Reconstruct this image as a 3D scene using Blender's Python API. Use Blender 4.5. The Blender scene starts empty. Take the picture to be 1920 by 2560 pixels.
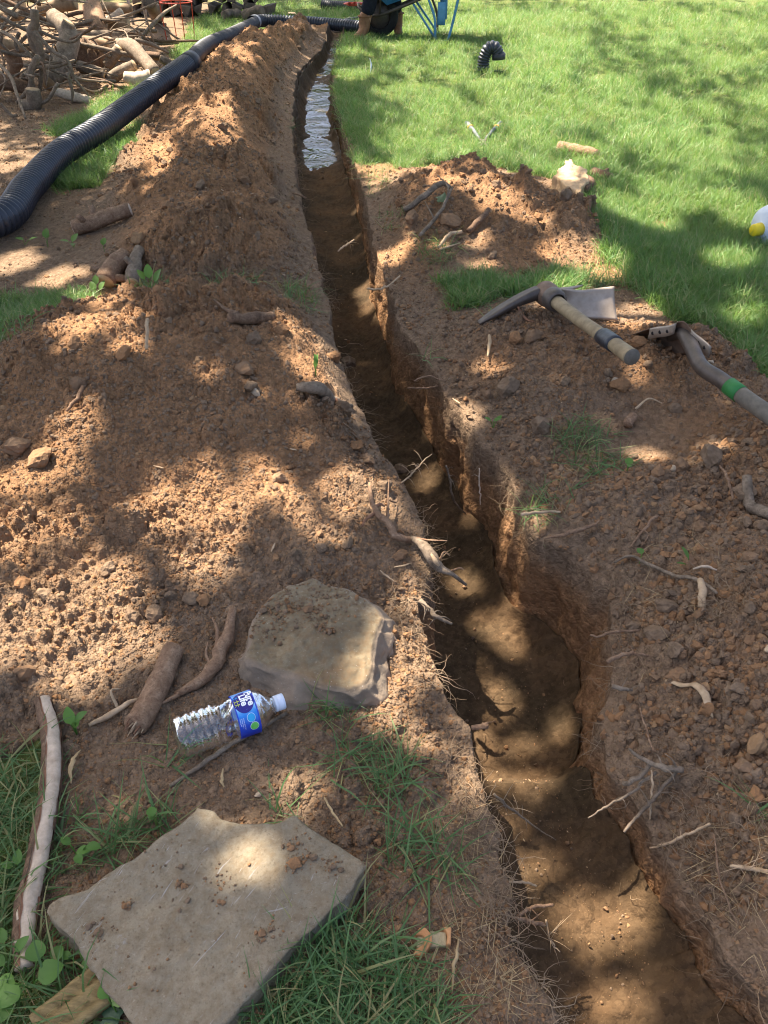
import bpy, math, random
import numpy as np
from mathutils import Vector, Matrix

R_ = math.radians
random.seed(7)
rng = np.random.default_rng(11)
scene = bpy.context.scene
COL = scene.collection

# ------------------------------------------------------------------ camera
CAM_H, PITCH, FOC = 1.15, R_(38.5), 1923.0
cam_d = bpy.data.cameras.new('camera')
cam = bpy.data.objects.new('camera', cam_d)
COL.objects.link(cam)
cam.location = (0, 0, CAM_H)
cam.rotation_euler = (math.pi / 2 - PITCH, 0, 0)
cam_d.sensor_fit = 'VERTICAL'
cam_d.angle_y = 2 * math.atan(1280 / FOC)
cam_d.clip_start = 0.02
cam_d.clip_end = 2000
scene.camera = cam

# ------------------------------------------------------------------ sky, sun, exposure
SUN = Vector((-0.45, 0.40, 1.05)).normalized()
world = bpy.data.worlds.new('World')
scene.world = world
world.use_nodes = True
wn, wl = world.node_tree.nodes, world.node_tree.links
wn.clear()
sky = wn.new('ShaderNodeTexSky')
sky.sky_type = 'NISHITA'
sky.sun_disc = False
sky.sun_elevation = math.asin(SUN.z)
sky.sun_rotation = math.atan2(SUN.x, SUN.y)
sky.air_density = 0.7
sky.dust_density = 3.5
sky.ozone_density = 0.4
bg = wn.new('ShaderNodeBackground')
bg.inputs['Strength'].default_value = 0.10
wo = wn.new('ShaderNodeOutputWorld')
wl.new(sky.outputs[0], bg.inputs[0])
wl.new(bg.outputs[0], wo.inputs[0])
sun_d = bpy.data.lights.new('sun', 'SUN')
sun_d.energy = 5.0
sun_d.angle = R_(0.55)
sun_d.color = (1.0, 0.90, 0.76)
sun = bpy.data.objects.new('sun', sun_d)
COL.objects.link(sun)
sun.rotation_euler = (-SUN).to_track_quat('-Z', 'Y').to_euler()
vs = scene.view_settings
vs.view_transform = 'Standard'
vs.look = 'None'
vs.exposure = 2.1
vs.gamma = 1.0
vs.use_curve_mapping = False
scene.render.engine = 'CYCLES'
scene.cycles.max_bounces = 6
scene.cycles.diffuse_bounces = 3
scene.cycles.transparent_max_bounces = 16
scene.cycles.use_denoising = True
scene.cycles.filter_width = 1.1

# ------------------------------------------------------------------ pixel <-> world helpers (photo is 1920 x 2560)
cT, sT = math.cos(PITCH), math.sin(PITCH)

def ray(px, py):
    x, y = (px - 960) / FOC, (1280 - py) / FOC
    return np.array([x, cT + sT * y, -sT + cT * y])

def P(px, py, z=0.0):
    d = ray(px, py)
    t = (z - CAM_H) / d[2]
    return np.array([d[0] * t, d[1] * t, z])

def at(px, py, Y):
    d = ray(px, py)
    t = Y / d[1]
    return np.array([d[0] * t, Y, CAM_H + d[2] * t])

def sstep(a, b, x):
    t = np.clip((x - a) / (b - a), 0, 1)
    return t * t * (3 - 2 * t)

# ------------------------------------------------------------------ numpy noise
def _h(ix, iy, seed):
    n = (ix.astype(np.int64) * 374761393 + iy.astype(np.int64) * 668265263 + seed * 974634777) & 0x7fffffff
    n = ((n ^ (n >> 13)) * 1274126177) & 0x7fffffff
    n = ((n ^ (n >> 15)) * 2246822519) & 0x7fffffff
    return ((n ^ (n >> 16)) & 0xffffff) / float(0xffffff)

def vnoise(x, y, seed=0):
    x = np.asarray(x, float); y = np.asarray(y, float)
    ix, iy = np.floor(x), np.floor(y)
    fx, fy = x - ix, y - iy
    fx = fx * fx * (3 - 2 * fx); fy = fy * fy * (3 - 2 * fy)
    a = _h(ix, iy, seed); b = _h(ix + 1, iy, seed)
    c = _h(ix, iy + 1, seed); d = _h(ix + 1, iy + 1, seed)
    return (a + (b - a) * fx) * (1 - fy) + (c + (d - c) * fx) * fy

def fbm(x, y, scale, octv=4, seed=0, gain=0.5):
    s, a, t = 0, 1.0, 0
    f = 1.0 / scale
    for o in range(octv):
        s = s + a * (vnoise(x * f + 13.7 * o, y * f - 7.1 * o, seed + o) - 0.5)
        t += a; a *= gain; f *= 2.03
    return s / t * 2

def cell(x, y, scale, seed=0, full=0.6):
    """rounded lumps: each cell may carry one lump of its own size"""
    x = np.asarray(x, float) / scale; y = np.asarray(y, float) / scale
    ix, iy = np.floor(x), np.floor(y)
    best = np.zeros_like(x)
    for dx in (-1, 0, 1):
        for dy in (-1, 0, 1):
            cx, cy = ix + dx, iy + dy
            r1, r2 = _h(cx, cy, seed), _h(cx, cy, seed + 1)
            r3, r4 = _h(cx, cy, seed + 2), _h(cx, cy, seed + 3)
            rad = 0.30 + 0.42 * r3
            ang = r4 * 6.28
            ex, ey = x - cx - 0.2 - 0.6 * r1, y - cy - 0.2 - 0.6 * r2
            ca, sa = np.cos(ang), np.sin(ang)
            u, v = (ex * ca + ey * sa) / rad, (-ex * sa + ey * ca) / (rad * (0.62 + 0.35 * r1))
            q = 1 - (np.abs(u) ** 2.4 + np.abs(v) ** 2.4)
            b = np.where(r4 < full, np.sqrt(np.clip(q, 0, 1)) * rad * (0.6 + 0.6 * r2), 0)
            best = np.maximum(best, b)
    return best * scale

def inpoly(x, y, poly):
    poly = np.asarray(poly)
    r = np.zeros(x.shape, bool)
    lo, hi = poly.min(0), poly.max(0)
    m = (x >= lo[0]) & (x <= hi[0]) & (y >= lo[1]) & (y <= hi[1])
    if not m.any():
        return r
    xs, ys = x[m], y[m]
    ins = np.zeros(xs.shape, bool)
    for i in range(len(poly)):
        x0, y0 = poly[i]; x1, y1 = poly[i - 1]
        if y0 == y1:
            continue
        c = ((y0 > ys) != (y1 > ys)) & (xs < (x1 - x0) * (ys - y0) / (y1 - y0) + x0)
        ins ^= c
    r[m] = ins
    return r

# ------------------------------------------------------------------ object helpers
def tag(o, label=None, cat=None, group=None, kind=None):
    if label: o['label'] = label
    if cat: o['category'] = cat
    if group: o['group'] = group
    if kind: o['kind'] = kind
    return o

def link(o, parent=None):
    COL.objects.link(o)
    if parent is not None:
        o.parent = parent
    return o

def empty(name, loc, label, cat, group=None, rz=0.0):
    o = bpy.data.objects.new(name, None)
    o.empty_display_size = 0.05
    link(o)
    o.location = loc
    o.rotation_euler = (0, 0, rz)
    return tag(o, label, cat, group)

def np_mesh(name, verts, faces, smooth=True):
    """verts (N,3), faces (M,k) numpy or list of lists"""
    me = bpy.data.meshes.new(name)
    if isinstance(faces, np.ndarray):
        k = faces.shape[1]
        me.vertices.add(len(verts)); me.loops.add(faces.size); me.polygons.add(len(faces))
        me.vertices.foreach_set('co', np.ascontiguousarray(verts, np.float32).ravel())
        me.loops.foreach_set('vertex_index', np.ascontiguousarray(faces, np.int32).ravel())
        me.polygons.foreach_set('loop_start', np.arange(0, faces.size, k, dtype=np.int32))
        me.polygons.foreach_set('loop_total', np.full(len(faces), k, np.int32))
        me.update(calc_edges=True)
        me.validate()
    else:
        me.from_pydata([tuple(v) for v in verts], [], [tuple(f) for f in faces])
        me.update()
    if smooth:
        me.polygons.foreach_set('use_smooth', np.ones(len(me.polygons), bool))
    return me

def attr(me, name, data, typ='FLOAT'):
    a = me.attributes.new(name, typ, 'POINT')
    if typ == 'FLOAT_VECTOR':
        a.data.foreach_set('vector', np.ascontiguousarray(data, np.float32).ravel())
    elif typ == 'INT':
        a.data.foreach_set('value', np.ascontiguousarray(data, np.int32))
    else:
        a.data.foreach_set('value', np.ascontiguousarray(data, np.float32))

def obj(name, me, m=None, parent=None):
    if m is not None:
        me.materials.clear(); me.materials.append(m)
    return link(bpy.data.objects.new(name, me), parent)

def cross(a, b): return np.cross(a, b)
def nrm(v):
    v = np.asarray(v, float)
    return v / max(1e-9, np.linalg.norm(v))

def spline(pts, n):
    """Catmull-Rom through the points, n samples"""
    p = np.asarray(pts, float)
    if len(p) == 2:
        t = np.linspace(0, 1, n)[:, None]
        return p[0] * (1 - t) + p[1] * t
    p = np.vstack([2 * p[0] - p[1], p, 2 * p[-1] - p[-2]])
    k = len(p) - 3
    tt = np.linspace(0, k - 1e-6, n)
    i = tt.astype(int); f = (tt - i)[:, None]
    a, b, c, d = p[i], p[i + 1], p[i + 2], p[i + 3]
    return 0.5 * (2 * b + (c - a) * f + (2 * a - 5 * b + 4 * c - d) * f ** 2 + (3 * b - a - 3 * c + d) * f ** 3)

class MB:
    def __init__(s): s.v = []; s.f = []; s.n = 0
    def add(s, v, f):
        v = np.asarray(v, float)
        s.v.append(v); s.f += [tuple(int(i) + s.n for i in q) for q in f]; s.n += len(v)
    def tube(s, path, rad, n=8, rough=0.0, cap=True, seed=0, arc=None, wob=0.0, flat=1.0):
        path = np.asarray(path, float); m = len(path)
        rad = np.interp(np.linspace(0, 1, m), np.linspace(0, 1, len(rad)), rad) if np.ndim(rad) else np.full(m, float(rad))
        tan = np.gradient(path, axis=0)
        tan /= np.maximum(np.linalg.norm(tan, axis=1, keepdims=True), 1e-9)
        up = np.array([0, 0, 1.0]) if abs(tan[0][2]) < 0.9 else np.array([1.0, 0, 0])
        b = nrm(np.cross(tan[0], up)); vs_ = []
        full = arc is None
        ang = np.linspace(0, 2 * math.pi, n, endpoint=False) if full else np.linspace(arc[0], arc[1], n)
        for i in range(m):
            b = nrm(b - tan[i] * np.dot(b, tan[i])); c = np.cross(b, tan[i])
            r = np.full(n, rad[i])
            if not full and wob:
                ang = np.linspace(arc[0] + wob * float(fbm(np.array([i * .21]), np.array([seed + .5]), 1, 3, seed)), arc[1] + wob * float(fbm(np.array([i * .17]), np.array([seed + 7.5]), 1, 3, seed + 4)), n)
            if rough:
                r = r * (1 + rough * fbm(ang * 1.3 + 5 * seed, np.full(n, i * 0.35 + seed), 0.8, 3, seed)
                         * (0.6 if full else 1))
            vs_.append(path[i] + r[:, None] * (np.cos(ang)[:, None] * b + flat * np.sin(ang)[:, None] * c))
        v = np.vstack(vs_); f = []
        for i in range(m - 1):
            for j in range(n if full else n - 1):
                k = (j + 1) % n
                f.append((i * n + j, i * n + k, (i + 1) * n + k, (i + 1) * n + j))
        if cap and full:
            f.append(tuple(range(n))[::-1]); f.append(tuple(range((m - 1) * n, m * n)))
        s.add(v, f)
        return s
    def lathe(s, o, ax, prof, n=24):
        """prof: (distance along axis, radius)"""
        ax = nrm(ax); b = nrm(np.cross(ax, [0.3, 0.2, 1.0])); c = np.cross(ax, b)
        ang = np.linspace(0, 2 * math.pi, n, endpoint=False)
        v = np.vstack([np.asarray(o) + ax * d + r * (np.cos(ang)[:, None] * b + np.sin(ang)[:, None] * c) for d, r in prof])
        f = [(i * n + j, i * n + (j + 1) % n, (i + 1) * n + (j + 1) % n, (i + 1) * n + j)
             for i in range(len(prof) - 1) for j in range(n)]
        s.add(v, f)
        return s
    def hull(s, pts):
        import bmesh
        bm = bmesh.new()
        for p in pts: bm.verts.new(p)
        bmesh.ops.convex_hull(bm, input=bm.verts)
        bm.verts.index_update()
        keep = [v for v in bm.verts if v.link_faces]
        idx = {v: i for i, v in enumerate(keep)}
        s.add([v.co[:] for v in keep], [[idx[v] for v in f.verts] for f in bm.faces])
        bm.free()
        return s
    def box(s, c, x, y, z):
        c, x, y, z = (np.asarray(q, float) for q in (c, x, y, z))
        v = [c + a * x + b * y + d * z for d in (-1, 1) for b in (-1, 1) for a in (-1, 1)]
        s.add(v, [(0, 2, 3, 1), (4, 5, 7, 6), (0, 1, 5, 4), (2, 6, 7, 3), (0, 4, 6, 2), (1, 3, 7, 5)])
        return s
    def plate(s, grid, thick, nvec):
        """grid (a,b,3) of points -> closed plate"""
        g = np.asarray(grid, float); a, b = g.shape[:2]
        nv = np.asarray(nvec, float)
        top = (g + nv * thick / 2).reshape(-1, 3); bot = (g - nv * thick / 2).reshape(-1, 3)
        f = []; N = a * b
        for i in range(a - 1):
            for j in range(b - 1):
                q = (i * b + j, i * b + j + 1, (i + 1) * b + j + 1, (i + 1) * b + j)
                f.append(q); f.append(tuple(N + k for k in q[::-1]))
        rim = [j for j in range(b)] + [i * b + b - 1 for i in range(1, a)] + [(a - 1) * b + j for j in range(b - 2, -1, -1)] + [i * b for i in range(a - 2, 0, -1)]
        for k in range(len(rim)):
            p, q = rim[k], rim[(k + 1) % len(rim)]
            f.append((q, p, N + p, N + q))
        s.add(np.vstack([top, bot]), f)
        return s
    def build(s, name, m, parent=None, smooth=True):
        return obj(name, np_mesh(name, np.vstack(s.v), s.f, smooth), m, parent)

# ------------------------------------------------------------------ materials
class NT:
    def __init__(s, name):
        s.m = bpy.data.materials.new(name); s.m.use_nodes = True
        s.t = s.m.node_tree; s.t.nodes.clear()
        s.out = s.n('ShaderNodeOutputMaterial')
    def n(s, typ, **kw):
        k = s.t.nodes.new(typ)
        for a, b in kw.items(): setattr(k, a, b)
        return k
    def l(s, a, b): s.t.links.new(a, b)
    def noise(s, scale, detail=5, rough=0.6, vec=None, dist=0.0):
        k = s.n('ShaderNodeTexNoise'); k.inputs['Scale'].default_value = scale
        k.inputs['Detail'].default_value = detail; k.inputs['Roughness'].default_value = rough
        k.inputs['Distortion'].default_value = dist
        if vec is not None: s.l(vec, k.inputs['Vector'])
        return k.outputs['Fac']
    def ramp(s, fac, stops):
        k = s.n('ShaderNodeValToRGB'); e = k.color_ramp.elements
        while len(e) < len(stops): e.new(0.5)
        for q, (p, c) in zip(e, stops):
            q.position = p; q.color = (*c, 1) if len(c) == 3 else c
        s.l(fac, k.inputs[0]); return k.outputs[0]
    def mix(s, fac, a, b, blend='MIX'):
        k = s.n('ShaderNodeMix', data_type='RGBA', blend_type=blend)
        for v, i in ((fac, 0), (a, 6), (b, 7)):
            if isinstance(v, (int, float)): k.inputs[i].default_value = v
            elif isinstance(v, tuple): k.inputs[i].default_value = (*v, 1)
            else: s.l(v, k.inputs[i])
        return k.outputs[2]
    def math(s, op, a, b=0.0, clamp=False):
        k = s.n('ShaderNodeMath', operation=op, use_clamp=clamp)
        for v, i in ((a, 0), (b, 1)):
            if isinstance(v, (int, float)): k.inputs[i].default_value = v
            else: s.l(v, k.inputs[i])
        return k.outputs[0]
    def attr(s, name):
        return s.n('ShaderNodeAttribute', attribute_name=name).outputs['Fac']
    def pos(s): return s.n('ShaderNodeNewGeometry').outputs['Position']
    def objc(s, scale=(1, 1, 1)):
        k = s.n('ShaderNodeMapping'); k.inputs['Scale'].default_value = scale
        s.l(s.n('ShaderNodeTexCoord').outputs['Object'], k.inputs[0]); return k.outputs[0]
    def bump(s, h, strength=0.5, dist=0.005, normal=None):
        k = s.n('ShaderNodeBump'); k.inputs['Strength'].default_value = strength
        k.inputs['Distance'].default_value = dist
        s.l(h, k.inputs['Height'])
        if normal is not None: s.l(normal, k.inputs['Normal'])
        return k.outputs[0]
    def bsdf(s, col, rough=0.8, spec=0.3, normal=None, metal=0.0, **kw):
        b = s.n('ShaderNodeBsdfPrincipled')
        for v, i in ((col, 'Base Color'), (rough, 'Roughness'), (spec, 'Specular IOR Level'), (metal, 'Metallic')):
            if isinstance(v, (int, float)): b.inputs[i].default_value = v
            elif isinstance(v, tuple): b.inputs[i].default_value = (*v, 1)
            else: s.l(v, b.inputs[i])
        for a, v in kw.items(): b.inputs[a].default_value = v
        if normal is not None: s.l(normal, b.inputs['Normal'])
        return b.outputs[0]
    def done(s, shader):
        s.l(shader, s.out.inputs['Surface']); return s.m

WARM = (1.0, 0.90, 0.74)
def wm(c): return tuple(a * b for a, b in zip(c, WARM))
COOL = ('print', 'cap', 'jug', 'paint', 'plastic', 'galvan', 'wire', 'tape', 'band', 'grip', 'trousers')
def m_simple(name, c1, c2, scale=30, rough=0.8, spec=0.3, metal=0.0, bump=0.3, bdist=0.002, stretch=(1, 1, 1), detail=6):
    if not any(q in name for q in COOL): c1, c2 = wm(c1), wm(c2)
    t = NT(name); v = t.objc(stretch)
    n = t.noise(scale, detail, 0.65, v)
    col = t.ramp(n, [(0.3, c1), (0.7, c2)])
    return t.done(t.bsdf(col, rough, spec, t.bump(t.noise(scale * 3, 5, 0.7, v), bump, bdist), metal))

def soil_colours(t, p):
    n1 = t.noise(5, 6, 0.65, p); n2 = t.noise(38, 6, 0.7, p); n3 = t.noise(240, 4, 0.7, p)
    sub = t.ramp(n1, [(0.32, (0.180, 0.094, 0.045)), (0.5, (0.285, 0.152, 0.073)), (0.7, (0.375, 0.206, 0.102))])
    sub = t.mix(t.ramp(n2, [(0.35, (0.0,) * 3), (0.7, (1.0,) * 3)]), sub, t.mix(0.5, sub, (0.140, 0.079, 0.040)))
    top = t.ramp(n2, [(0.3, (0.135, 0.088, 0.054)), (0.7, (0.255, 0.174, 0.111))])
    return n1, n2, n3, sub, top

def m_soil():
    t = NT('soil'); p = t.pos()
    n1, n2, n3, sub, top = soil_colours(t, p)
    s = t.math('ADD', t.attr('sub'), t.math('MULTIPLY', t.math('SUBTRACT', n1, 0.5), 0.8), True)
    c = t.mix(s, top, sub)
    floor = t.ramp(n2, [(0.3, (0.034, 0.023, 0.012)), (0.7, (0.074, 0.049, 0.027))])  # damp floor soil, darkened further to put the trench's shade into its colour
    c = t.mix(t.attr('shaded_clay'), c, floor)
    th = t.ramp(n2, [(0.3, (0.075, 0.105, 0.026)), (0.7, (0.150, 0.160, 0.050))])
    c = t.mix(t.attr('turf'), c, th)
    c = t.mix(t.math('MULTIPLY', t.ramp(n3, [(0.62, (0,) * 3), (0.72, (1,) * 3)]), 0.35), c, (0.40, 0.25, 0.12))
    wet = t.attr('wet')
    c = t.mix(wet, c, t.mix(0.5, c, (0.07, 0.045, 0.022)))
    rough = t.math('SUBTRACT', 0.95, t.math('MULTIPLY', wet, 0.5))
    def grain(sc):
        k = t.n('ShaderNodeTexVoronoi'); k.inputs['Scale'].default_value = sc; k.inputs['Randomness'].default_value = 1.0
        wv = t.n('ShaderNodeVectorMath', operation='ADD'); t.l(p, wv.inputs[0])
        nn = t.n('ShaderNodeTexNoise'); nn.inputs['Scale'].default_value = sc * 1.5; t.l(p, nn.inputs['Vector'])
        sv = t.n('ShaderNodeVectorMath', operation='SCALE'); sv.inputs['Scale'].default_value = 0.9 / sc; t.l(nn.outputs['Color'], sv.inputs[0]); t.l(sv.outputs[0], wv.inputs[1])
        t.l(wv.outputs[0], k.inputs['Vector']); return k.outputs['Distance'], k.outputs['Color']
    g1, gc1 = grain(95); g2, gc2 = grain(230)
    soft = t.math('SUBTRACT', 1.0, t.math('MULTIPLY', t.attr('shaded_clay'), 0.75))
    gb = t.n('ShaderNodeBump'); gb.invert = True; gb.inputs['Distance'].default_value = 0.007; t.l(t.math('MULTIPLY', soft, 0.75), gb.inputs['Strength']); t.l(g1, gb.inputs['Height'])
    gb2 = t.n('ShaderNodeBump'); gb2.invert = True; gb2.inputs['Distance'].default_value = 0.003; t.l(t.math('MULTIPLY', soft, 0.8), gb2.inputs['Strength']); t.l(g2, gb2.inputs['Height']); t.l(gb.outputs[0], gb2.inputs['Normal'])
    c = t.mix(0.4, c, t.mix(1.0, c, t.ramp(gc1, [(0.2, (0.55,) * 3), (0.8, (1.5,) * 3)]), 'MULTIPLY'))
    nb = t.bump(n3, 0.5, 0.003, gb2.outputs[0])
    return t.done(t.bsdf(c, rough, 0.12, nb))

def m_clod():
    t = NT('clod_soil'); p = t.pos()
    rnd = t.n('ShaderNodeObjectInfo').outputs['Random']
    n1, n2, n3, sub, top = soil_colours(t, p)
    c = t.mix(t.ramp(rnd, [(0.35, (0,) * 3), (0.75, (1,) * 3)]), top, sub)
    c = t.mix(t.ramp(rnd, [(0.9, (0,) * 3), (1.0, (0.5,) * 3)]), c, (0.36, 0.235, 0.125))
    return t.done(t.bsdf(c, 0.95, 0.12, t.bump(n3, 0.6, 0.003, t.bump(n2, 0.5, 0.008))))

def m_grass(name, c1, c2, dry=(0.33, 0.29, 0.13), dryat=0.86):
    t = NT(name)
    r = t.n('ShaderNodeObjectInfo').outputs['Random']
    tn = t.attr('tint')
    f = t.math('FRACT', t.math('ADD', r, tn))
    big = t.noise(0.9, 3, 0.5, t.pos())
    c = t.ramp(f, [(0.0, c1), (dryat - 0.12, c2), (dryat, dry), (1.0, dry)])
    c = t.mix(t.ramp(big, [(0.4, (0,) * 3), (0.65, (1,) * 3)]), c, t.mix(0.35, c, (0.15, 0.21, 0.05)))
    d = t.bsdf(c, 0.5, 0.35)
    tr = t.n('ShaderNodeBsdfTranslucent')
    t.l(t.mix(0.3, c, (0.30, 0.42, 0.05)), tr.inputs[0])
    mx = t.n('ShaderNodeMixShader'); mx.inputs[0].default_value = 0.38
    t.l(d, mx.inputs[1]); t.l(tr.outputs[0], mx.inputs[2])
    return t.done(mx.outputs[0])

def m_bark(name, c1, c2, c3, scale=40):
    t = NT(name); v = t.n('ShaderNodeTexCoord').outputs['Object']
    n = t.noise(scale, 7, 0.7, v, 0.5); n2 = t.noise(scale * 4, 5, 0.7, v)
    c = t.ramp(n, [(0.3, wm(c1)), (0.55, wm(c2)), (0.75, wm(c3))])
    c = t.mix(t.ramp(n2, [(0.36, (0.6,) * 3), (0.50, (0,) * 3)]), c, tuple(0.75 * q for q in wm(c1)))
    return t.done(t.bsdf(c, 0.85, 0.2, t.bump(n2, 0.6, 0.003, t.bump(n, 0.6, 0.006))))

def m_pet():
    t = NT('clear_plastic')
    lw = t.n('ShaderNodeLayerWeight'); lw.inputs['Blend'].default_value = 0.30
    nz = t.bump(t.noise(55, 4, 0.6, t.objc()), 0.5, 0.004)
    t.l(nz, lw.inputs['Normal'])
    tr = t.n('ShaderNodeBsdfTransparent'); tr.inputs[0].default_value = (0.93, 0.95, 0.96, 1)
    g = t.n('ShaderNodeBsdfGlossy'); g.inputs['Roughness'].default_value = 0.12
    g.inputs[0].default_value = (0.95, 0.97, 1, 1)
    t.l(nz, g.inputs['Normal'])
    mx = t.n('ShaderNodeMixShader')
    t.l(t.math('ADD', t.math('MULTIPLY', lw.outputs['Fresnel'], 0.75), 0.05, True), mx.inputs[0])
    t.l(tr.outputs[0], mx.inputs[1]); t.l(g.outputs[0], mx.inputs[2])
    return t.done(mx.outputs[0])

def m_water():
    t = NT('trench_water'); p = t.pos()
    nb = t.bump(t.noise(6, 4, 0.55, p, 0.8), 0.45, 0.02)
    return t.done(t.bsdf(t.ramp(t.noise(3, 3, 0.5, p), [(0.35, (0.050, 0.040, 0.020)), (0.65, (0.11, 0.085, 0.045))]), 0.05, 0.40, nb))

def m_stone():
    t = NT('flagstone'); v = t.objc()
    n1 = t.noise(9, 7, 0.65, v); n2 = t.noise(60, 8, 0.75, v); n4 = t.noise(3.5, 4, 0.6, v)
    c = t.ramp(n1, [(0.3, (0.195, 0.168, 0.122)), (0.5, (0.265, 0.216, 0.146)), (0.7, (0.335, 0.268, 0.178))])
    c = t.mix(t.ramp(n4, [(0.45, (0,) * 3), (0.62, (0.7,) * 3)]), c, (0.250, 0.212, 0.150))
    c = t.mix(t.ramp(n2, [(0.42, (0,) * 3), (0.62, (0.6,) * 3)]), c, (0.175, 0.115, 0.060))
    sp = t.noise(190, 4, 0.8, v)
    c = t.mix(t.ramp(sp, [(0.30, (0.7,) * 3), (0.45, (0,) * 3)]), c, (0.10, 0.075, 0.045))
    c = t.mix(t.ramp(sp, [(0.60, (0,) * 3), (0.72, (0.6,) * 3)]), c, (0.40, 0.34, 0.25))
    def streak(ang, sx, sy, lo, hi, seed):
        r0 = t.n('ShaderNodeMapping'); r0.inputs['Rotation'].default_value = (0, 0, R_(ang)); r0.inputs['Location'].default_value = (seed, seed, 0)
        t.l(v, r0.inputs[0])
        k = t.n('ShaderNodeMapping'); k.inputs['Scale'].default_value = (sx, sy, 1); t.l(r0.outputs[0], k.inputs[0])
        return t.ramp(t.noise(1.0, 3, 0.55, k.outputs[0], 0.5), [(lo, (0,) * 3), (hi, (1,) * 3)])
    zone = t.ramp(t.noise(7, 3, 0.5, v), [(0.45, (0,) * 3), (0.56, (1,) * 3)])
    for ang, sx, sy, lo in ((-52, 13, 210, 0.665), (-66, 21, 300, 0.67), (-15, 19, 260, 0.70)):
        c = t.mix(t.math('MULTIPLY', t.math('MULTIPLY', streak(ang, sx, sy, lo, lo + 0.03, sx * 0.1), zone), 0.6), c, (0.44, 0.42, 0.40))
    wt = t.ramp(t.noise(26, 5, 0.7, v), [(0.66, (0,) * 3), (0.74, (1,) * 3)])
    c = t.mix(t.math('MULTIPLY', wt, 0.4), c, (0.42, 0.40, 0.37))
    return t.done(t.bsdf(c, 0.88, 0.2, t.bump(sp, 0.5, 0.002, t.bump(n2, 0.7, 0.005, t.bump(n1, 0.5, 0.012)))))

def m_boulder():
    t = NT('boulder'); v = t.objc()
    n1 = t.noise(9, 7, 0.65, v); n2 = t.noise(70, 8, 0.75, v); n3 = t.noise(4, 3, 0.5, v)
    c = t.ramp(n1, [(0.3, (0.125, 0.098, 0.060)), (0.5, (0.205, 0.163, 0.100)), (0.72, (0.275, 0.220, 0.145))])
    c = t.mix(t.ramp(n2, [(0.40, (0,) * 3), (0.60, (0.8,) * 3)]), c, (0.165, 0.105, 0.052))
    side = t.attr('side')
    c = t.mix(side, c, t.ramp(n1, [(0.35, (0.165, 0.132, 0.098)), (0.55, (0.270, 0.200, 0.138)), (0.7, (0.35, 0.27, 0.19))]))
    c = t.mix(t.math('MULTIPLY', t.ramp(n3, [(0.57, (0,) * 3), (0.66, (1,) * 3)]), 0.6), c, (0.38, 0.20, 0.075))
    sp = t.ramp(t.noise(330, 2, 0.5, v), [(0.70, (0,) * 3), (0.74, (1,) * 3)])
    c = t.mix(t.math('MULTIPLY', sp, 0.6), c, (0.55, 0.50, 0.44))
    return t.done(t.bsdf(c, 0.8, 0.3, t.bump(n2, 0.7, 0.004, t.bump(n1, 0.6, 0.014))))

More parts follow.
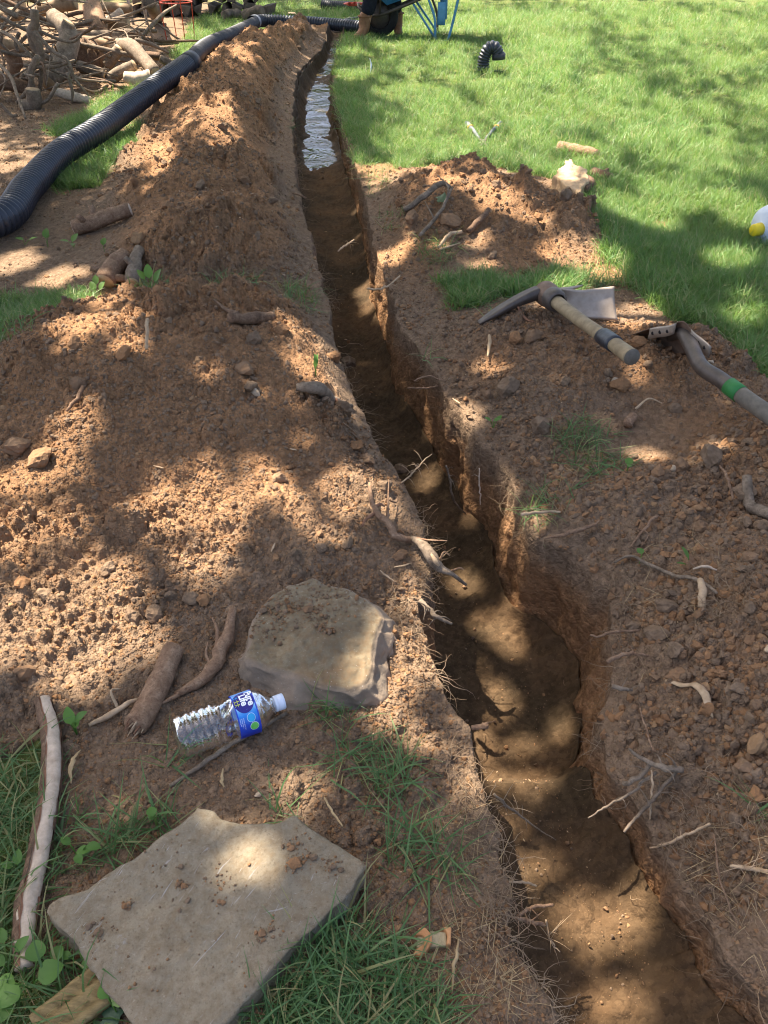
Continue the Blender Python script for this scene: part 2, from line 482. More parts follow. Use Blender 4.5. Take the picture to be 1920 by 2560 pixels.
M = dict(
    soil=m_soil(), clod=m_clod(),
    lawn=m_grass('lawn_blades', (0.080, 0.190, 0.040), (0.178, 0.325, 0.092), (0.40, 0.37, 0.19), 0.90),
    blade=m_grass('long_grass', (0.055, 0.130, 0.042), (0.130, 0.230, 0.085), dryat=0.88),
    leaf=m_grass("weed_leaf", (0.075, 0.185, 0.030), (0.130, 0.280, 0.050), (0.2, 0.3, 0.08), 0.97),
    ivy=m_simple('ivy_leaf', (0.025, 0.075, 0.035), (0.045, 0.115, 0.050), 40, 0.45, 0.4, bump=0.2),
    crown=m_grass('tree_leaf', (0.045, 0.110, 0.022), (0.085, 0.165, 0.035), (0.10, 0.17, 0.04), 0.97),
    bark=m_bark('bark', (0.085, 0.055, 0.040), (0.190, 0.128, 0.095), (0.30, 0.225, 0.175), 55),
    greybark=m_bark('grey_bark', (0.105, 0.085, 0.070), (0.235, 0.195, 0.165), (0.36, 0.315, 0.275), 30),
    treebark=m_bark('tree_bark', (0.07, 0.05, 0.04), (0.13, 0.10, 0.08), (0.2, 0.16, 0.13), 8),
    root=m_bark('root_skin', (0.16, 0.095, 0.066), (0.29, 0.20, 0.145), (0.42, 0.32, 0.25), 60),
    paleroot=m_simple('pale_root', (0.34, 0.245, 0.165), (0.56, 0.45, 0.34), 60),
    redwood=m_simple('red_inner_bark', (0.15, 0.075, 0.048), (0.30, 0.17, 0.115), 70),
    wood=m_simple('stripped_wood', (0.40, 0.33, 0.28), (0.66, 0.58, 0.52), 60, stretch=(1, 1, 1), bump=0.5),
    palewood=m_simple('split_wood', (0.36, 0.26, 0.165), (0.56, 0.44, 0.31), 30, bump=0.5),
    tan=m_simple('tan_wood', (0.19, 0.135, 0.090), (0.36, 0.27, 0.19), 20, bump=0.5),
    fire=m_simple('weathered_log', (0.060, 0.050, 0.046), (0.20, 0.165, 0.145), 14, bump=0.6, bdist=0.01),
    rotten=m_simple('rotten_board', (0.16, 0.12, 0.055), (0.38, 0.30, 0.16), 30, bump=0.6, bdist=0.004, stretch=(1, 5, 1)),
    handle=m_simple('weathered_handle', (0.190, 0.155, 0.105), (0.36, 0.305, 0.215), 26, 0.7, bump=0.3, stretch=(1, 1, 1)),
    greyhandle=m_simple('grey_handle', (0.085, 0.082, 0.078), (0.185, 0.178, 0.170), 30, 0.7, bump=0.3),
    steel=m_simple('worn_steel', (0.26, 0.225, 0.20), (0.46, 0.42, 0.40), 16, 0.45, 0.5, 0.45, bump=0.12),
    darksteel=m_simple('dark_steel', (0.070, 0.062, 0.062), (0.145, 0.125, 0.120), 24, 0.5, 0.5, 0.35, bump=0.15),
    rust=m_simple('rusty_iron', (0.13, 0.090, 0.075), (0.27, 0.20, 0.165), 30, 0.65, 0.4, 0.3, bump=0.25),
    hole=m_simple('rivet_hole', (0.012, 0.010, 0.010), (0.03, 0.025, 0.025), 20),
    green=m_simple('green_paint', (0.022, 0.150, 0.032), (0.045, 0.215, 0.055), 20, 0.55, bump=0.1),
    tape=m_simple('black_tape', (0.012, 0.013, 0.016), (0.045, 0.050, 0.060), 40, 0.45, 0.5, bump=0.4),
    hdpe=m_simple('black_plastic', (0.014, 0.017, 0.026), (0.030, 0.036, 0.050), 9, 0.42, 0.6, bump=0.05),
    hdpe_dusty=m_simple('dusty_black_plastic', (0.018, 0.019, 0.023), (0.050, 0.050, 0.056), 14, 0.5, 0.4, bump=0.05),
    strap=m_simple('grey_band', (0.30, 0.31, 0.33), (0.45, 0.46, 0.48), 30, 0.4),
    pet=m_pet(), water=m_water(), stone=m_stone(), boulder=m_boulder(),
    cap=m_simple('white_cap', (0.62, 0.68, 0.80), (0.72, 0.77, 0.86), 10, 0.4, 0.5, bump=0.05),
    white=m_simple('white_print', (0.85, 0.87, 0.92), (0.9, 0.92, 0.95), 10, 0.5, bump=0.0),
    navy=m_simple('navy_print', (0.022, 0.020, 0.20), (0.030, 0.026, 0.25), 10, 0.4, bump=0.0),
    cyanp=m_simple('cyan_print', (0.03, 0.36, 0.72), (0.05, 0.44, 0.80), 30, 0.4, bump=0.0),
    greenp=m_simple('green_print', (0.12, 0.52, 0.09), (0.24, 0.66, 0.16), 60, 0.4, bump=0.0),
    yellowp=m_simple('yellow_print', (0.66, 0.76, 0.05), (0.76, 0.82, 0.10), 30, 0.4, bump=0.0),
    jug=m_simple('jug_plastic', (0.58, 0.62, 0.68), (0.70, 0.73, 0.78), 8, 0.45, 0.4, bump=0.05),
    yellow=m_simple('yellow_cap', (0.80, 0.58, 0.02), (0.86, 0.66, 0.04), 10, 0.4, bump=0.05),
    denim=m_simple('dark_trousers', (0.012, 0.013, 0.020), (0.026, 0.027, 0.036), 30, 0.9, 0.1, bump=0.4),
    boot=m_simple('brown_leather', (0.17, 0.085, 0.045), (0.30, 0.165, 0.090), 22, 0.65, 0.3, bump=0.3),
    sole=m_simple('muddy_sole', (0.13, 0.105, 0.085), (0.25, 0.21, 0.175), 20, 0.9),
    shirt=m_simple('grey_shirt', (0.10, 0.11, 0.13), (0.16, 0.17, 0.19), 30, 0.9, 0.1),
    skin=m_simple('skin', (0.40, 0.24, 0.17), (0.46, 0.28, 0.20), 20, 0.55, 0.4, bump=0.1),
    hair=m_simple('hair', (0.03, 0.02, 0.015), (0.06, 0.04, 0.03), 60, 0.6),
    blue=m_simple('blue_tray_paint', (0.008, 0.085, 0.20), (0.015, 0.130, 0.27), 9, 0.42, 0.5, bump=0.05),
    lightblue=m_simple('light_blue_paint', (0.08, 0.25, 0.42), (0.13, 0.33, 0.50), 14, 0.5, 0.4, bump=0.1),
    rubber=m_simple('tyre_rubber', (0.012, 0.012, 0.013), (0.03, 0.03, 0.032), 20, 0.8, bump=0.3),
    red=m_simple('red_wire', (0.55, 0.060, 0.035), (0.66, 0.10, 0.06), 20, 0.5),
    galv=m_simple('galvanised_pole', (0.32, 0.34, 0.37), (0.50, 0.53, 0.57), 20, 0.4, 0.5, 0.4),
    brick=m_simple('broken_terracotta', (0.42, 0.21, 0.10), (0.60, 0.34, 0.18), 40, 0.9, bump=0.5),
    mortar=m_simple('mortar', (0.26, 0.23, 0.15), (0.45, 0.40, 0.29), 60, 0.95, bump=0.6),
    straw=m_simple('dry_straw', (0.27, 0.20, 0.115), (0.46, 0.37, 0.24), 20),
    hairroot=m_simple('root_hair', (0.165, 0.115, 0.080), (0.36, 0.285, 0.215), 12),
    pebble=m_simple('pebble', (0.33, 0.26, 0.20), (0.52, 0.44, 0.36), 30, 0.6),
    orange=m_simple('orange_band', (0.60, 0.26, 0.04), (0.68, 0.32, 0.06), 10, 0.5),
    toolgrey=m_simple('grey_grip', (0.10, 0.105, 0.115), (0.17, 0.178, 0.19), 20, 0.5),
)
# ------------------------------------------------------------------ terrain: heights as functions of the place
_L = [(1383,2521),(1330,2400),(1277,2282),(1262,2188),(1222,2022),(1194,1911),(1186,1846),(1146,1753),(1109,1680),(1072,1569),
      (1066,1495),(1070,1427),(1056,1335),(1029,1249),(1020,1207),(992,1168),(955,1123),(880,1000),(866,945),(847,887),(828,820),
      (815,734),(797,655),(778,603),(755,519),(738,446),(733,397),(730,320),(733,226),(745,178),(768,150),(805,118)]
_Rr = [(1920,2510),(1832,2410),(1749,2271),(1665,2155),(1577,1983),(1520,1930),(1505,1855),(1509,1778),(1540,1729),(1546,1667),
       (1520,1594),(1528,1480),(1423,1380),(1344,1345),(1283,1243),(1240,1155),(1182,1106),(1150,1041),(1095,992),(1050,900),
       (985,806),(955,716),(935,618),(915,495),(884,397),(858,320),(832,226),(836,153),(848,121)]
zR_pts = ([0.0, 0.9, 1.3, 2.0, 3.0, 20], [-0.09, -0.08, -0.05, -0.03, -0.01, 0.0])
def zRlip(y): return np.interp(y, *zR_pts)
def _poly(px, zf):
    w = []
    for a, b in px:
        q = P(a, b, 0.0)
        for _ in range(3): q = P(a, b, float(zf(q[1])))
        w.append(q[:2])
    w = np.array(sorted(map(tuple, w), key=lambda q: q[1]))
    return w
LW = _poly(_L, lambda y: 0.0)
RW = _poly(_Rr, zRlip)
def XLs(y): return np.interp(y, np.r_[-3, LW[:, 1]], np.r_[0.34, LW[:, 0]])
def XRs(y): return np.interp(y, np.r_[-3, RW[:, 1]], np.r_[0.66, RW[:, 0]])
def XL(y):
    y = np.asarray(y, float)
    return XLs(y) + 0.018 * fbm(y, y * 0 + 3, 0.16, 4, 5) + 0.012 * fbm(y, y * 0 + 9, 0.05, 2, 8)
def XR(y):
    y = np.asarray(y, float)
    return np.maximum(XRs(y), XLs(y) + 0.19) + 0.02 * sstep(1.3, 1.7, y) * sstep(3.4, 2.8, y) + 0.012 * fbm(y, y * 0 + 1, 0.18, 4, 25) + 0.009 * fbm(y, y * 0 + 7, 0.05, 2, 28)
def zfloor(y):
    y = np.asarray(y, float)
    z = np.interp(y, [-3, 0.3, 0.86, 0.93, 1.2, 2.0, 3.2, 5.4, 5.8, 6.6, 8.0, 9.4, 9.75, 9.95], [-0.20, -0.215, -0.225, -0.32, -0.33, -0.33, -0.31, -0.235, -0.262, -0.232, -0.165, -0.095, -0.04, 0.0])
    return z

MOUNDS = [  # x, y, rx, ry, h
    (-0.64, 2.02, 0.54, 0.50, 0.225), (-0.30, 1.62, 0.34, 0.42, 0.085), (-0.92, 1.50, 0.42, 0.45, 0.10), (-0.50, 1.30, 0.40, 0.30, 0.05),
    (-0.70, 3.25, 0.36, 0.40, 0.19), (-0.86, 3.95, 0.38, 0.50, 0.19), (-0.98, 4.7, 0.36, 0.60, 0.21), (-1.06, 5.6, 0.36, 0.7, 0.23),
    (-1.14, 6.6, 0.36, 0.7, 0.25), (-1.16, 7.5, 0.36, 0.7, 0.24), (-1.02, 8.5, 0.36, 0.6, 0.20), (-0.80, 9.35, 0.36, 0.35, 0.17), (-0.50, 10.1, 0.32, 0.16, 0.12),
    (0.36, 3.75, 0.34, 0.40, 0.155), (0.66, 3.50, 0.30, 0.32, 0.10), (0.30, 3.35, 0.3, 0.25, 0.06),
    (0.52, 2.34, 0.28, 0.22, 0.060), (0.78, 2.12, 0.28, 0.26, 0.115), (0.45, 2.0, 0.20, 0.22, 0.05),
    (1.12, 1.45, 0.24, 0.26, 0.125), (0.80, 1.12, 0.20, 0.24, 0.085), (0.70, 0.72, 0.16, 0.3, 0.06), (0.62, 1.45, 0.18, 0.16, 0.04), (0.80, 1.00, 0.26, 0.50, 0.065), (0.98, 1.75, 0.3, 0.3, 0.06), (0.72, 0.55, 0.18, 0.3, 0.05)]
def mound(x, y):
    s = 0
    wx = x + 0.05 * fbm(x, y, 0.35, 3, 91); wy = y + 0.05 * fbm(x, y, 0.35, 3, 97)
    for cx, cy, rx, ry, h in MOUNDS:
        d2 = ((wx - cx) / rx) ** 2 + ((wy - cy) / ry) ** 2
        s = s + (h * np.exp(-d2 ** 1.25 * 0.85)) ** 2.5
    return s ** 0.4

GRASS_PX = [
    [(845,112),(834,160),(834,226),(862,320),(892,400),(985,432),(1030,420),(1250,425),(1420,455),(1475,520),(1495,600),(1500,660),(1390,690),
     (1300,715),(1180,690),(1105,705),(1140,765),(1250,745),(1330,745),(1400,735),(1560,722),(1690,800),(1800,860),(1850,930),(1925,990),(3400,1000),(3400,6),(870,6)],
    [(120,330),(230,265),(330,225),(430,190),(440,120),(480,60),(560,6),(880,6),(860,60),(650,75),(560,120),(500,170),(420,240),(300,300),(180,350)],
    [(110,450),(180,395),(310,330),(345,310),(335,380),(290,420),(240,470),(150,490)],
    [(-300,760),(100,752),(205,742),(235,800),(180,840),(70,860),(40,930),(-300,1000)],
    [(-200,1890),(120,1860),(150,1950),(120,2200),(80,2330),(140,2440),(160,2700),(-200,2700)],
]
GRASS_W = []
for pl in GRASS_PX:
    GRASS_W.append(np.array([P(a, b)[:2] for a, b in pl]))
def grass(x, y):
    wx = x + 0.05 * fbm(x, y, 0.25, 3, 41) + 0.02 * fbm(x, y, 0.06, 2, 47)
    wy = y + 0.09 * fbm(x, y, 0.25, 3, 44) + 0.03 * fbm(x, y, 0.06, 2, 49)
    m = np.zeros(np.shape(x), bool)
    for w in GRASS_W: m |= inpoly(wx, wy, w)
    m |= (y > 13.3)
    m |= (x > 3.2) | (x < -6.5)
    return m.astype(float)

BARE = [((150, 600), 0.55, 0.5), ((1640, 1100), 0.16, 0.15)]
_bare = [(P(*c)[:2], rx, ry) for c, rx, ry in BARE]
def bare(x, y):
    b = np.zeros(np.shape(x))
    for c, rx, ry in _bare:
        b = np.maximum(b, np.exp(-(((x - c[0]) / rx) ** 2 + ((y - c[1]) / ry) ** 2) ** 2))
    return b

def lips(x, y):
    return XLs(y) - x, x - np.maximum(XRs(y), XLs(y) + 0.16)

def hsmooth(x, y, dl=None, dr=None):
    """height of the ground beside the trench, without the fine lumps"""
    x = np.asarray(x, float); y = np.asarray(y, float)
    if dl is None: dl, dr = lips(x, y)
    side = np.maximum(dl, dr)
    far = sstep(9.6, 9.95, y)
    edge = np.maximum(sstep(-0.02, 0.13 + 0.022 * np.clip(y, 0, 9), side), far)
    hm = mound(x, y) * edge
    z = hm + 0.016 * fbm(x, y, 0.9, 3, 3)
    z = z - 0.012 * np.exp(-np.clip(dl, 0, 9) / 0.03) * (dl > -0.01) * (1 - far)
    z = z + zRlip(y) * np.exp(-np.clip(dr, 0, 9) / 0.10) * (dr > -0.02) * (1 - far)
    return z, hm

def height(x, y, dl=None, dr=None, full=False):
    x = np.asarray(x, float); y = np.asarray(y, float)
    z, hm = hsmooth(x, y, dl, dr)
    g = grass(x, y)
    b = bare(x, y)
    hp = sstep(0.012, 0.06, hm)
    side_ = np.maximum(*lips(x, y)) if dl is None else np.maximum(dl, dr)
    loose = np.clip(0.5 + 0.25 * (y < 1.6) + 0.7 * hp, 0, 1) * (0.35 + 0.65 * sstep(0.0, 0.07, side_)) * (1 - 0.95 * g) * (1 - 0.85 * b)
    dist = np.hypot(x, y)
    patch = sstep(-0.25, 0.35, fbm(x, y, 0.30, 3, 61))
    z = z + loose * ((0.034 + 0.012 * sstep(2.8, 4, y)) * fbm(x, y, 0.22, 4, 71) * hp + 0.012 * fbm(x, y, 0.06, 4, 77))
    inv = (np.abs(x) < 0.56 * np.maximum(y * cT + CAM_H * sT, 0.75) + 0.25) & (y < 11) & (loose > 0.04)
    cl = np.zeros(x.shape)
    for sc, sd, fl, am, yl, yh, needs in ((0.15, 131, 0.5, 0.6, 3.0, 11, True), (0.075, 101, 0.40, 0.75, 0, 11, True), (0.036, 111, 0.55, 0.85, 0, 6.5, False), (0.017, 121, 0.75, 1.1, 0, 3.2, False)):
        mk = inv & (y > yl) & (y < yh)
        if needs: mk &= hp > 0.02
        if not mk.any(): continue
        w = (0.35 + 0.65 * patch[mk]) * (hp[mk] if needs else 1) * (sstep(3.0, 4.5, y[mk]) if sc == 0.15 else 1)
        wx_ = x[mk] + 0.22 * sc * fbm(x[mk], y[mk], sc * 0.35, 2, sd + 50); wy_ = y[mk] + 0.22 * sc * fbm(x[mk], y[mk], sc * 0.35, 2, sd + 60)
        cl[mk] += am * w * cell(wx_, wy_, sc, sd, fl)
    z = z + loose * cl
    z = z + (1 - loose) * 0.004 * fbm(x, y, 0.05, 3, 81)
    z = z - 0.03 * b * (y < 2.2)
    if full: return z, hm, g, loose, b
    return z

def hz(x, y):
    """ground height at one place, trench floor included"""
    xl, xr = float(XL(np.array([y]))[0]), float(XR(np.array([y]))[0])
    if xl < x < xr and y < 9.9: return float(zfloor(y))
    return float(height(np.array([x]), np.array([y]))[0])

def G(px, py, dz=0.0, fast=False):
    """where the line of sight through a photo pixel meets the ground"""
    d = ray(px, py)
    t0 = (0.5 - CAM_H) / d[2]; t1 = (-0.35 - CAM_H) / d[2]
    t = np.linspace(t0, t1, 60 if fast else 160)
    xs, ys = d[0] * t, d[1] * t
    zs = CAM_H + d[2] * t
    h = hsmooth(xs, ys)[0]
    intr = (xs > XL(ys)) & (xs < XR(ys)) & (ys < 9.9)
    h = np.where(intr, zfloor(ys), h)
    k = np.argmax(zs <= h + dz)
    if not (zs <= h + dz).any(): k = len(t) - 1
    if fast: return np.array([xs[k], ys[k], zs[k] - dz])
    q = np.array([xs[k], ys[k], 0.0])
    q[2] = (zfloor(ys[k]) if intr[k] else hz(q[0], q[1])) + dz
    return q

# ------------------------------------------------------------------ terrain mesh, one row per line of sight
pys = np.arange(2900, 13, -3.1)
ys = np.array([P(960, q)[1] for q in pys])
fine = [ys[0]]
for q in ys[1:]:                     # never coarser than 3 cm as far as the heaps reach
    n_ = max(1, int(math.ceil((q - fine[-1]) / 0.03))) if q < 10.6 else 1
    fine += list(fine[-1] + (q - fine[-1]) * np.arange(1, n_ + 1) / n_)
ys = np.array(fine)
ys = np.r_[np.linspace(-2.5, ys[0], 36)[:-1], ys, ys[-1] * 1.07 ** np.arange(1, 38)]
NR = len(ys)
dep = np.maximum(ys * cT + CAM_H * sT, 0.75)
W = 0.53 * dep + 0.06
xl, xr = XL(ys), XR(ys)
closed = sstep(9.8, 10.0, ys)
zf = zfloor(ys)
nL, nR, nW, nF = 430, 330, 30, 56
# columns
ge = np.cumsum(1.32 ** np.arange(26)) * 0.02
ge = ge / ge[-1]
uL = np.linspace(0, 1, nL) ** 1.08
dL = np.concatenate([(xl + W)[:, None] * uL[None, :], (xl + W)[:, None] + 90 * ge[None, :] ** 1.0], axis=1)
dR = np.concatenate([(W - xr).clip(0.25)[:, None] * uL[None, :nL][:, np.linspace(0, nL - 1, nR).astype(int)], (W - xr).clip(0.25)[:, None] + 90 * ge[None, :]], axis=1)
Y2 = np.repeat(ys[:, None], 1, 1)
XLt = xl[:, None] - dL[:, ::-1]
XRt = xr[:, None] + dR
Yl = np.broadcast_to(Y2, XLt.shape); Yr = np.broadcast_to(Y2, XRt.shape)
ZL, hmL, gL, loL, bL = height(XLt, Yl, dL[:, ::-1], np.full(XLt.shape, -1.0), True)
ZR, hmR, gR, loR, bR = height(XRt, Yr, np.full(XRt.shape, -1.0), dR, True)
# walls and floor
t = np.linspace(0, 1, nW + 2)[1:-1][None, :]
zl0, zr0 = ZL[:, -1][:, None], ZR[:, 0][:, None]
FL = xl + 0.012; FR = xr - 0.010 - 0.025 * sstep(0.8, 1.0, ys) * sstep(1.8, 1.5, ys)
t_s = t ** 0.9
op = (1 - closed)[:, None]
def wall(x0, x1, z0, sgn, seed):
    z = z0 + (zf[:, None] - z0) * t_s
    yy = np.broadcast_to(ys[:, None], z.shape)
    arch = np.sin(np.pi * t)
    x = x0[:, None] + (x1 - x0)[:, None] * t
    n = 0.012 * fbm(yy, z * 0.5, 0.14, 4, seed) + 0.010 * fbm(yy, z * 0.25, 0.035, 3, seed + 5) + 0.006 * fbm(yy, z, 0.02, 3, seed + 9)
    n = n - 0.012 * np.maximum(0, fbm(yy, z * 0.2, 0.09, 2, seed + 11))
    x = x + sgn * (n * arch ** 0.5 * 1.6 + 0.008 * arch) * op
    return x, z
XWl, ZWl = wall(xl, FL, zl0, -1, 201)
XWr, ZWr = wall(FR, xr, zr0 * 0, 1, 231)
XWr, ZWr = wall(xr, FR, zr0, 1, 231)
XWr, ZWr = XWr[:, ::-1], ZWr[:, ::-1]
tf = np.linspace(0, 1, nF)[None, :]
XF = FL[:, None] + (FR - FL)[:, None] * tf
YF = np.broadcast_to(ys[:, None], XF.shape)
ZF = zf[:, None] + op * (0.014 * (1 - 0.6 * sstep(1.6, 2.4, YF) * sstep(5.6, 5.2, YF)) * fbm(XF, YF, 0.16, 4, 301) + 0.008 * fbm(XF, YF, 0.04, 3, 305)
     + 0.35 * cell(XF, YF, 0.03, 311, 0.25) + 0.3 * cell(XF, YF, 0.014, 315, 0.4)
     + (0.042 * fbm(XF * 0.4, YF, 0.16, 3, 331) + 0.02 * fbm(XF, YF, 0.12, 3, 341)) * sstep(5.7, 6.1, YF) + 0.55 * cell(XF, YF, 0.028, 318, 0.8) * sstep(0.72, 0.95, tf) * sstep(1.1, 0.7, YF) + 0.05 * (np.abs(tf - 0.5) * 2) ** 4 * (1 + 0.9 * sstep(5.7, 6.2, YF)) + 0.03 * sstep(0.35, 0.0, tf) * sstep(5.7, 6.4, YF))
X = np.concatenate([XLt, XWl, XF, XWr, XRt], 1)
Z = np.concatenate([ZL, ZWl, ZF, ZWr, ZR], 1)
Y = np.broadcast_to(ys[:, None], X.shape).copy()
iA, iB = XLt.shape[1], XLt.shape[1] + 2 * nW + nF
# small sideways shake so that no row stays straight
sh = np.zeros(X.shape)
sh[:, iA:iA + nW] = 0.010 * fbm(Y[:, iA:iA + nW], Z[:, iA:iA + nW], 0.05, 3, 401)
Y = Y + sh
hm = np.concatenate([hmL, np.zeros((NR, 2 * nW + nF)), hmR], 1)
tur = np.concatenate([gL, np.repeat(gL[:, -1:], 2 * nW + nF, 1) * closed[:, None], gR], 1)
inT = np.zeros(X.shape); inT[:, iA:iB] = (1 - closed)[:, None]
sub = sstep(0.03, 0.10, hm) * 0.85 * (1 - 0.75 * ((X > 0.35) & (Y < 1.75))) + 0.12 * np.clip(fbm(X, Y, 0.5, 3, 501) + 0.3, 0, 1)
shaded_clay = np.zeros(X.shape)
wallz = np.concatenate([Z[:, iA:iB]], 1)
depth_in = np.clip(-(wallz) / 0.30, 0, 1)
sub[:, iA:iB] = np.maximum(sub[:, iA:iB] * 0, sstep(0.22, 0.55, depth_in + 0.15 * fbm(Y[:, iA:iB], Z[:, iA:iB], 0.1, 3, 511)))
shaded_clay[:, iA + nW:iB - nW] = (0.90 + 0.2 * fbm(XF, YF, 0.12, 3, 521)) * op
# sandy orange scrapings lying on the lawn edge and beside the heaps
for c, r_ in (((1500, 690), 0.16), ((1330, 640), 0.22), ((950, 425), 0.14), ((1010, 640), 0.20), ((1830, 1120), 0.20), ((1240, 930), 0.1), ((300, 780), 0.25), ((290, 745), 0.16), ((1690, 700), 0.05), ((1450, 600), 0.05), ((1650, 560), 0.05)):
    q = P(*c)
    e = np.exp(-(((X - q[0]) / r_) ** 2 + ((Y - q[1]) / (r_ * 1.2)) ** 2))
    sub = np.maximum(sub, 0.95 * e); tur = tur * (1 - sstep(0.4, 0.8, e))
wet = inT * sstep(5.2, 5.7, Y) * 0.8
wet = np.maximum(wet, 0.6 * np.exp(-(((X + 0.75) / 0.6) ** 2 + ((Y - 9.4) / 0.6) ** 2)))
idx = np.arange(X.size).reshape(X.shape)
quads = np.stack([idx[:-1, :-1], idx[:-1, 1:], idx[1:, 1:], idx[1:, :-1]], -1).reshape(-1, 4)
V = np.stack([X, Y, Z], -1).reshape(-1, 3)
fc = lambda a: 0.25 * (a[:-1, :-1] + a[:-1, 1:] + a[1:, 1:] + a[1:, :-1]).ravel()
fx, fy, fh, fT = fc(X), fc(Y), fc(hm), fc(inT)
reg = np.zeros(len(quads), int)
isheap = (fh > 0.03) & (fT < 0.01)
isheap &= ~((fy > 2.7) & (fx > -0.55) & (fx < XLs(fy)) & (fy < 2.9))
left = fx < XLs(fy)
reg[isheap & left & (fy <= 2.62)] = 2
reg[isheap & left & (fy > 2.62)] = 3
reg[isheap & ~left & (fy > 2.95)] = 4
reg[isheap & ~left & (fy <= 2.95) & (fy > 1.72)] = 5
reg[isheap & ~left & (fy <= 1.72)] = 6
reg[fT > 0.5] = 1
# each heap is one piece: stray islands go back to the ground
rg = reg.reshape(NR - 1, -1)
for k in range(2, 7):
    todo = rg == k; best = None
    while todo.any():
        st = [tuple(np.argwhere(todo)[0])]; todo[st[0]] = False; comp = []
        while st:
            i, j = st.pop(); comp.append((i, j))
            for a_, b_ in ((i + 1, j), (i - 1, j), (i, j + 1), (i, j - 1)):
                if 0 <= a_ < todo.shape[0] and 0 <= b_ < todo.shape[1] and todo[a_, b_]:
                    todo[a_, b_] = False; st.append((a_, b_))
        if best is None: best = comp
        else:
            small, best = (comp, best) if len(comp) < len(best) else (best, comp)
            ar_ = np.array(small); rg[ar_[:, 0], ar_[:, 1]] = 0
reg = rg.ravel()
REG = {0: ('ground', None, None), 1: ('trench', None, None),
       2: ('soil_heap', 'wide heap of brown crumbly soil behind the boulder and water bottle', 'dirt pile'),
       3: ('soil_heap', 'long high ridge of dug soil running beside the trench and black pipe', 'dirt pile'),
       4: ('soil_heap', 'dug soil heap on the lawn edge beyond the mattock', 'dirt pile'),
       5: ('soil_heap', 'low soil heap under the mattock and the shovel', 'dirt pile'),
       6: ('soil_heap', 'cloddy grey brown bank of soil at the right of the near trench', 'dirt pile')}
HEAP = {}
for k, (nm, lab, cat) in REG.items():
    q = quads[reg == k]
    used = np.unique(q)
    mp = np.zeros(len(V), np.int64); mp[used] = np.arange(len(used))
    me = np_mesh(nm, V[used], mp[q])
    for an, ar in (('sub', sub), ('turf', tur), ('shaded_clay', shaded_clay), ('wet', wet)):
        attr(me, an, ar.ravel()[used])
    o = obj(nm, me, M['soil'])
    if lab: tag(o, lab, cat, 'heaps of dug soil')
    else: tag(o, kind='structure')
    HEAP[k] = o

# standing water along the far half of the trench
yw = np.linspace(5.3, 9.6, 120)
a_, b_ = XL(yw) + 0.0, XR(yw) - 0.0
tw = np.linspace(0, 1, 9)
gx = a_[:, None] + (b_ - a_)[:, None] * tw
gy = np.broadcast_to(yw[:, None], gx.shape) + 0.05 * fbm(gx, gx * 0 + 2, 0.06, 3, 9) * (yw < 5.3)[:, None]
zw = np.interp(gy, [5.3, 5.9, 6.6, 8.0, 9.6], [-0.238, -0.236, -0.212, -0.145, -0.07])
wv = np.stack([gx, gy, zw], -1).reshape(-1, 3)
wi = np.arange(wv.shape[0]).reshape(gx.shape)
wf = np.stack([wi[:-1, :-1], wi[:-1, 1:], wi[1:, 1:], wi[1:, :-1]], -1).reshape(-1, 4)
tag(obj('water', np_mesh('water', wv, wf), M['water']), kind='structure')
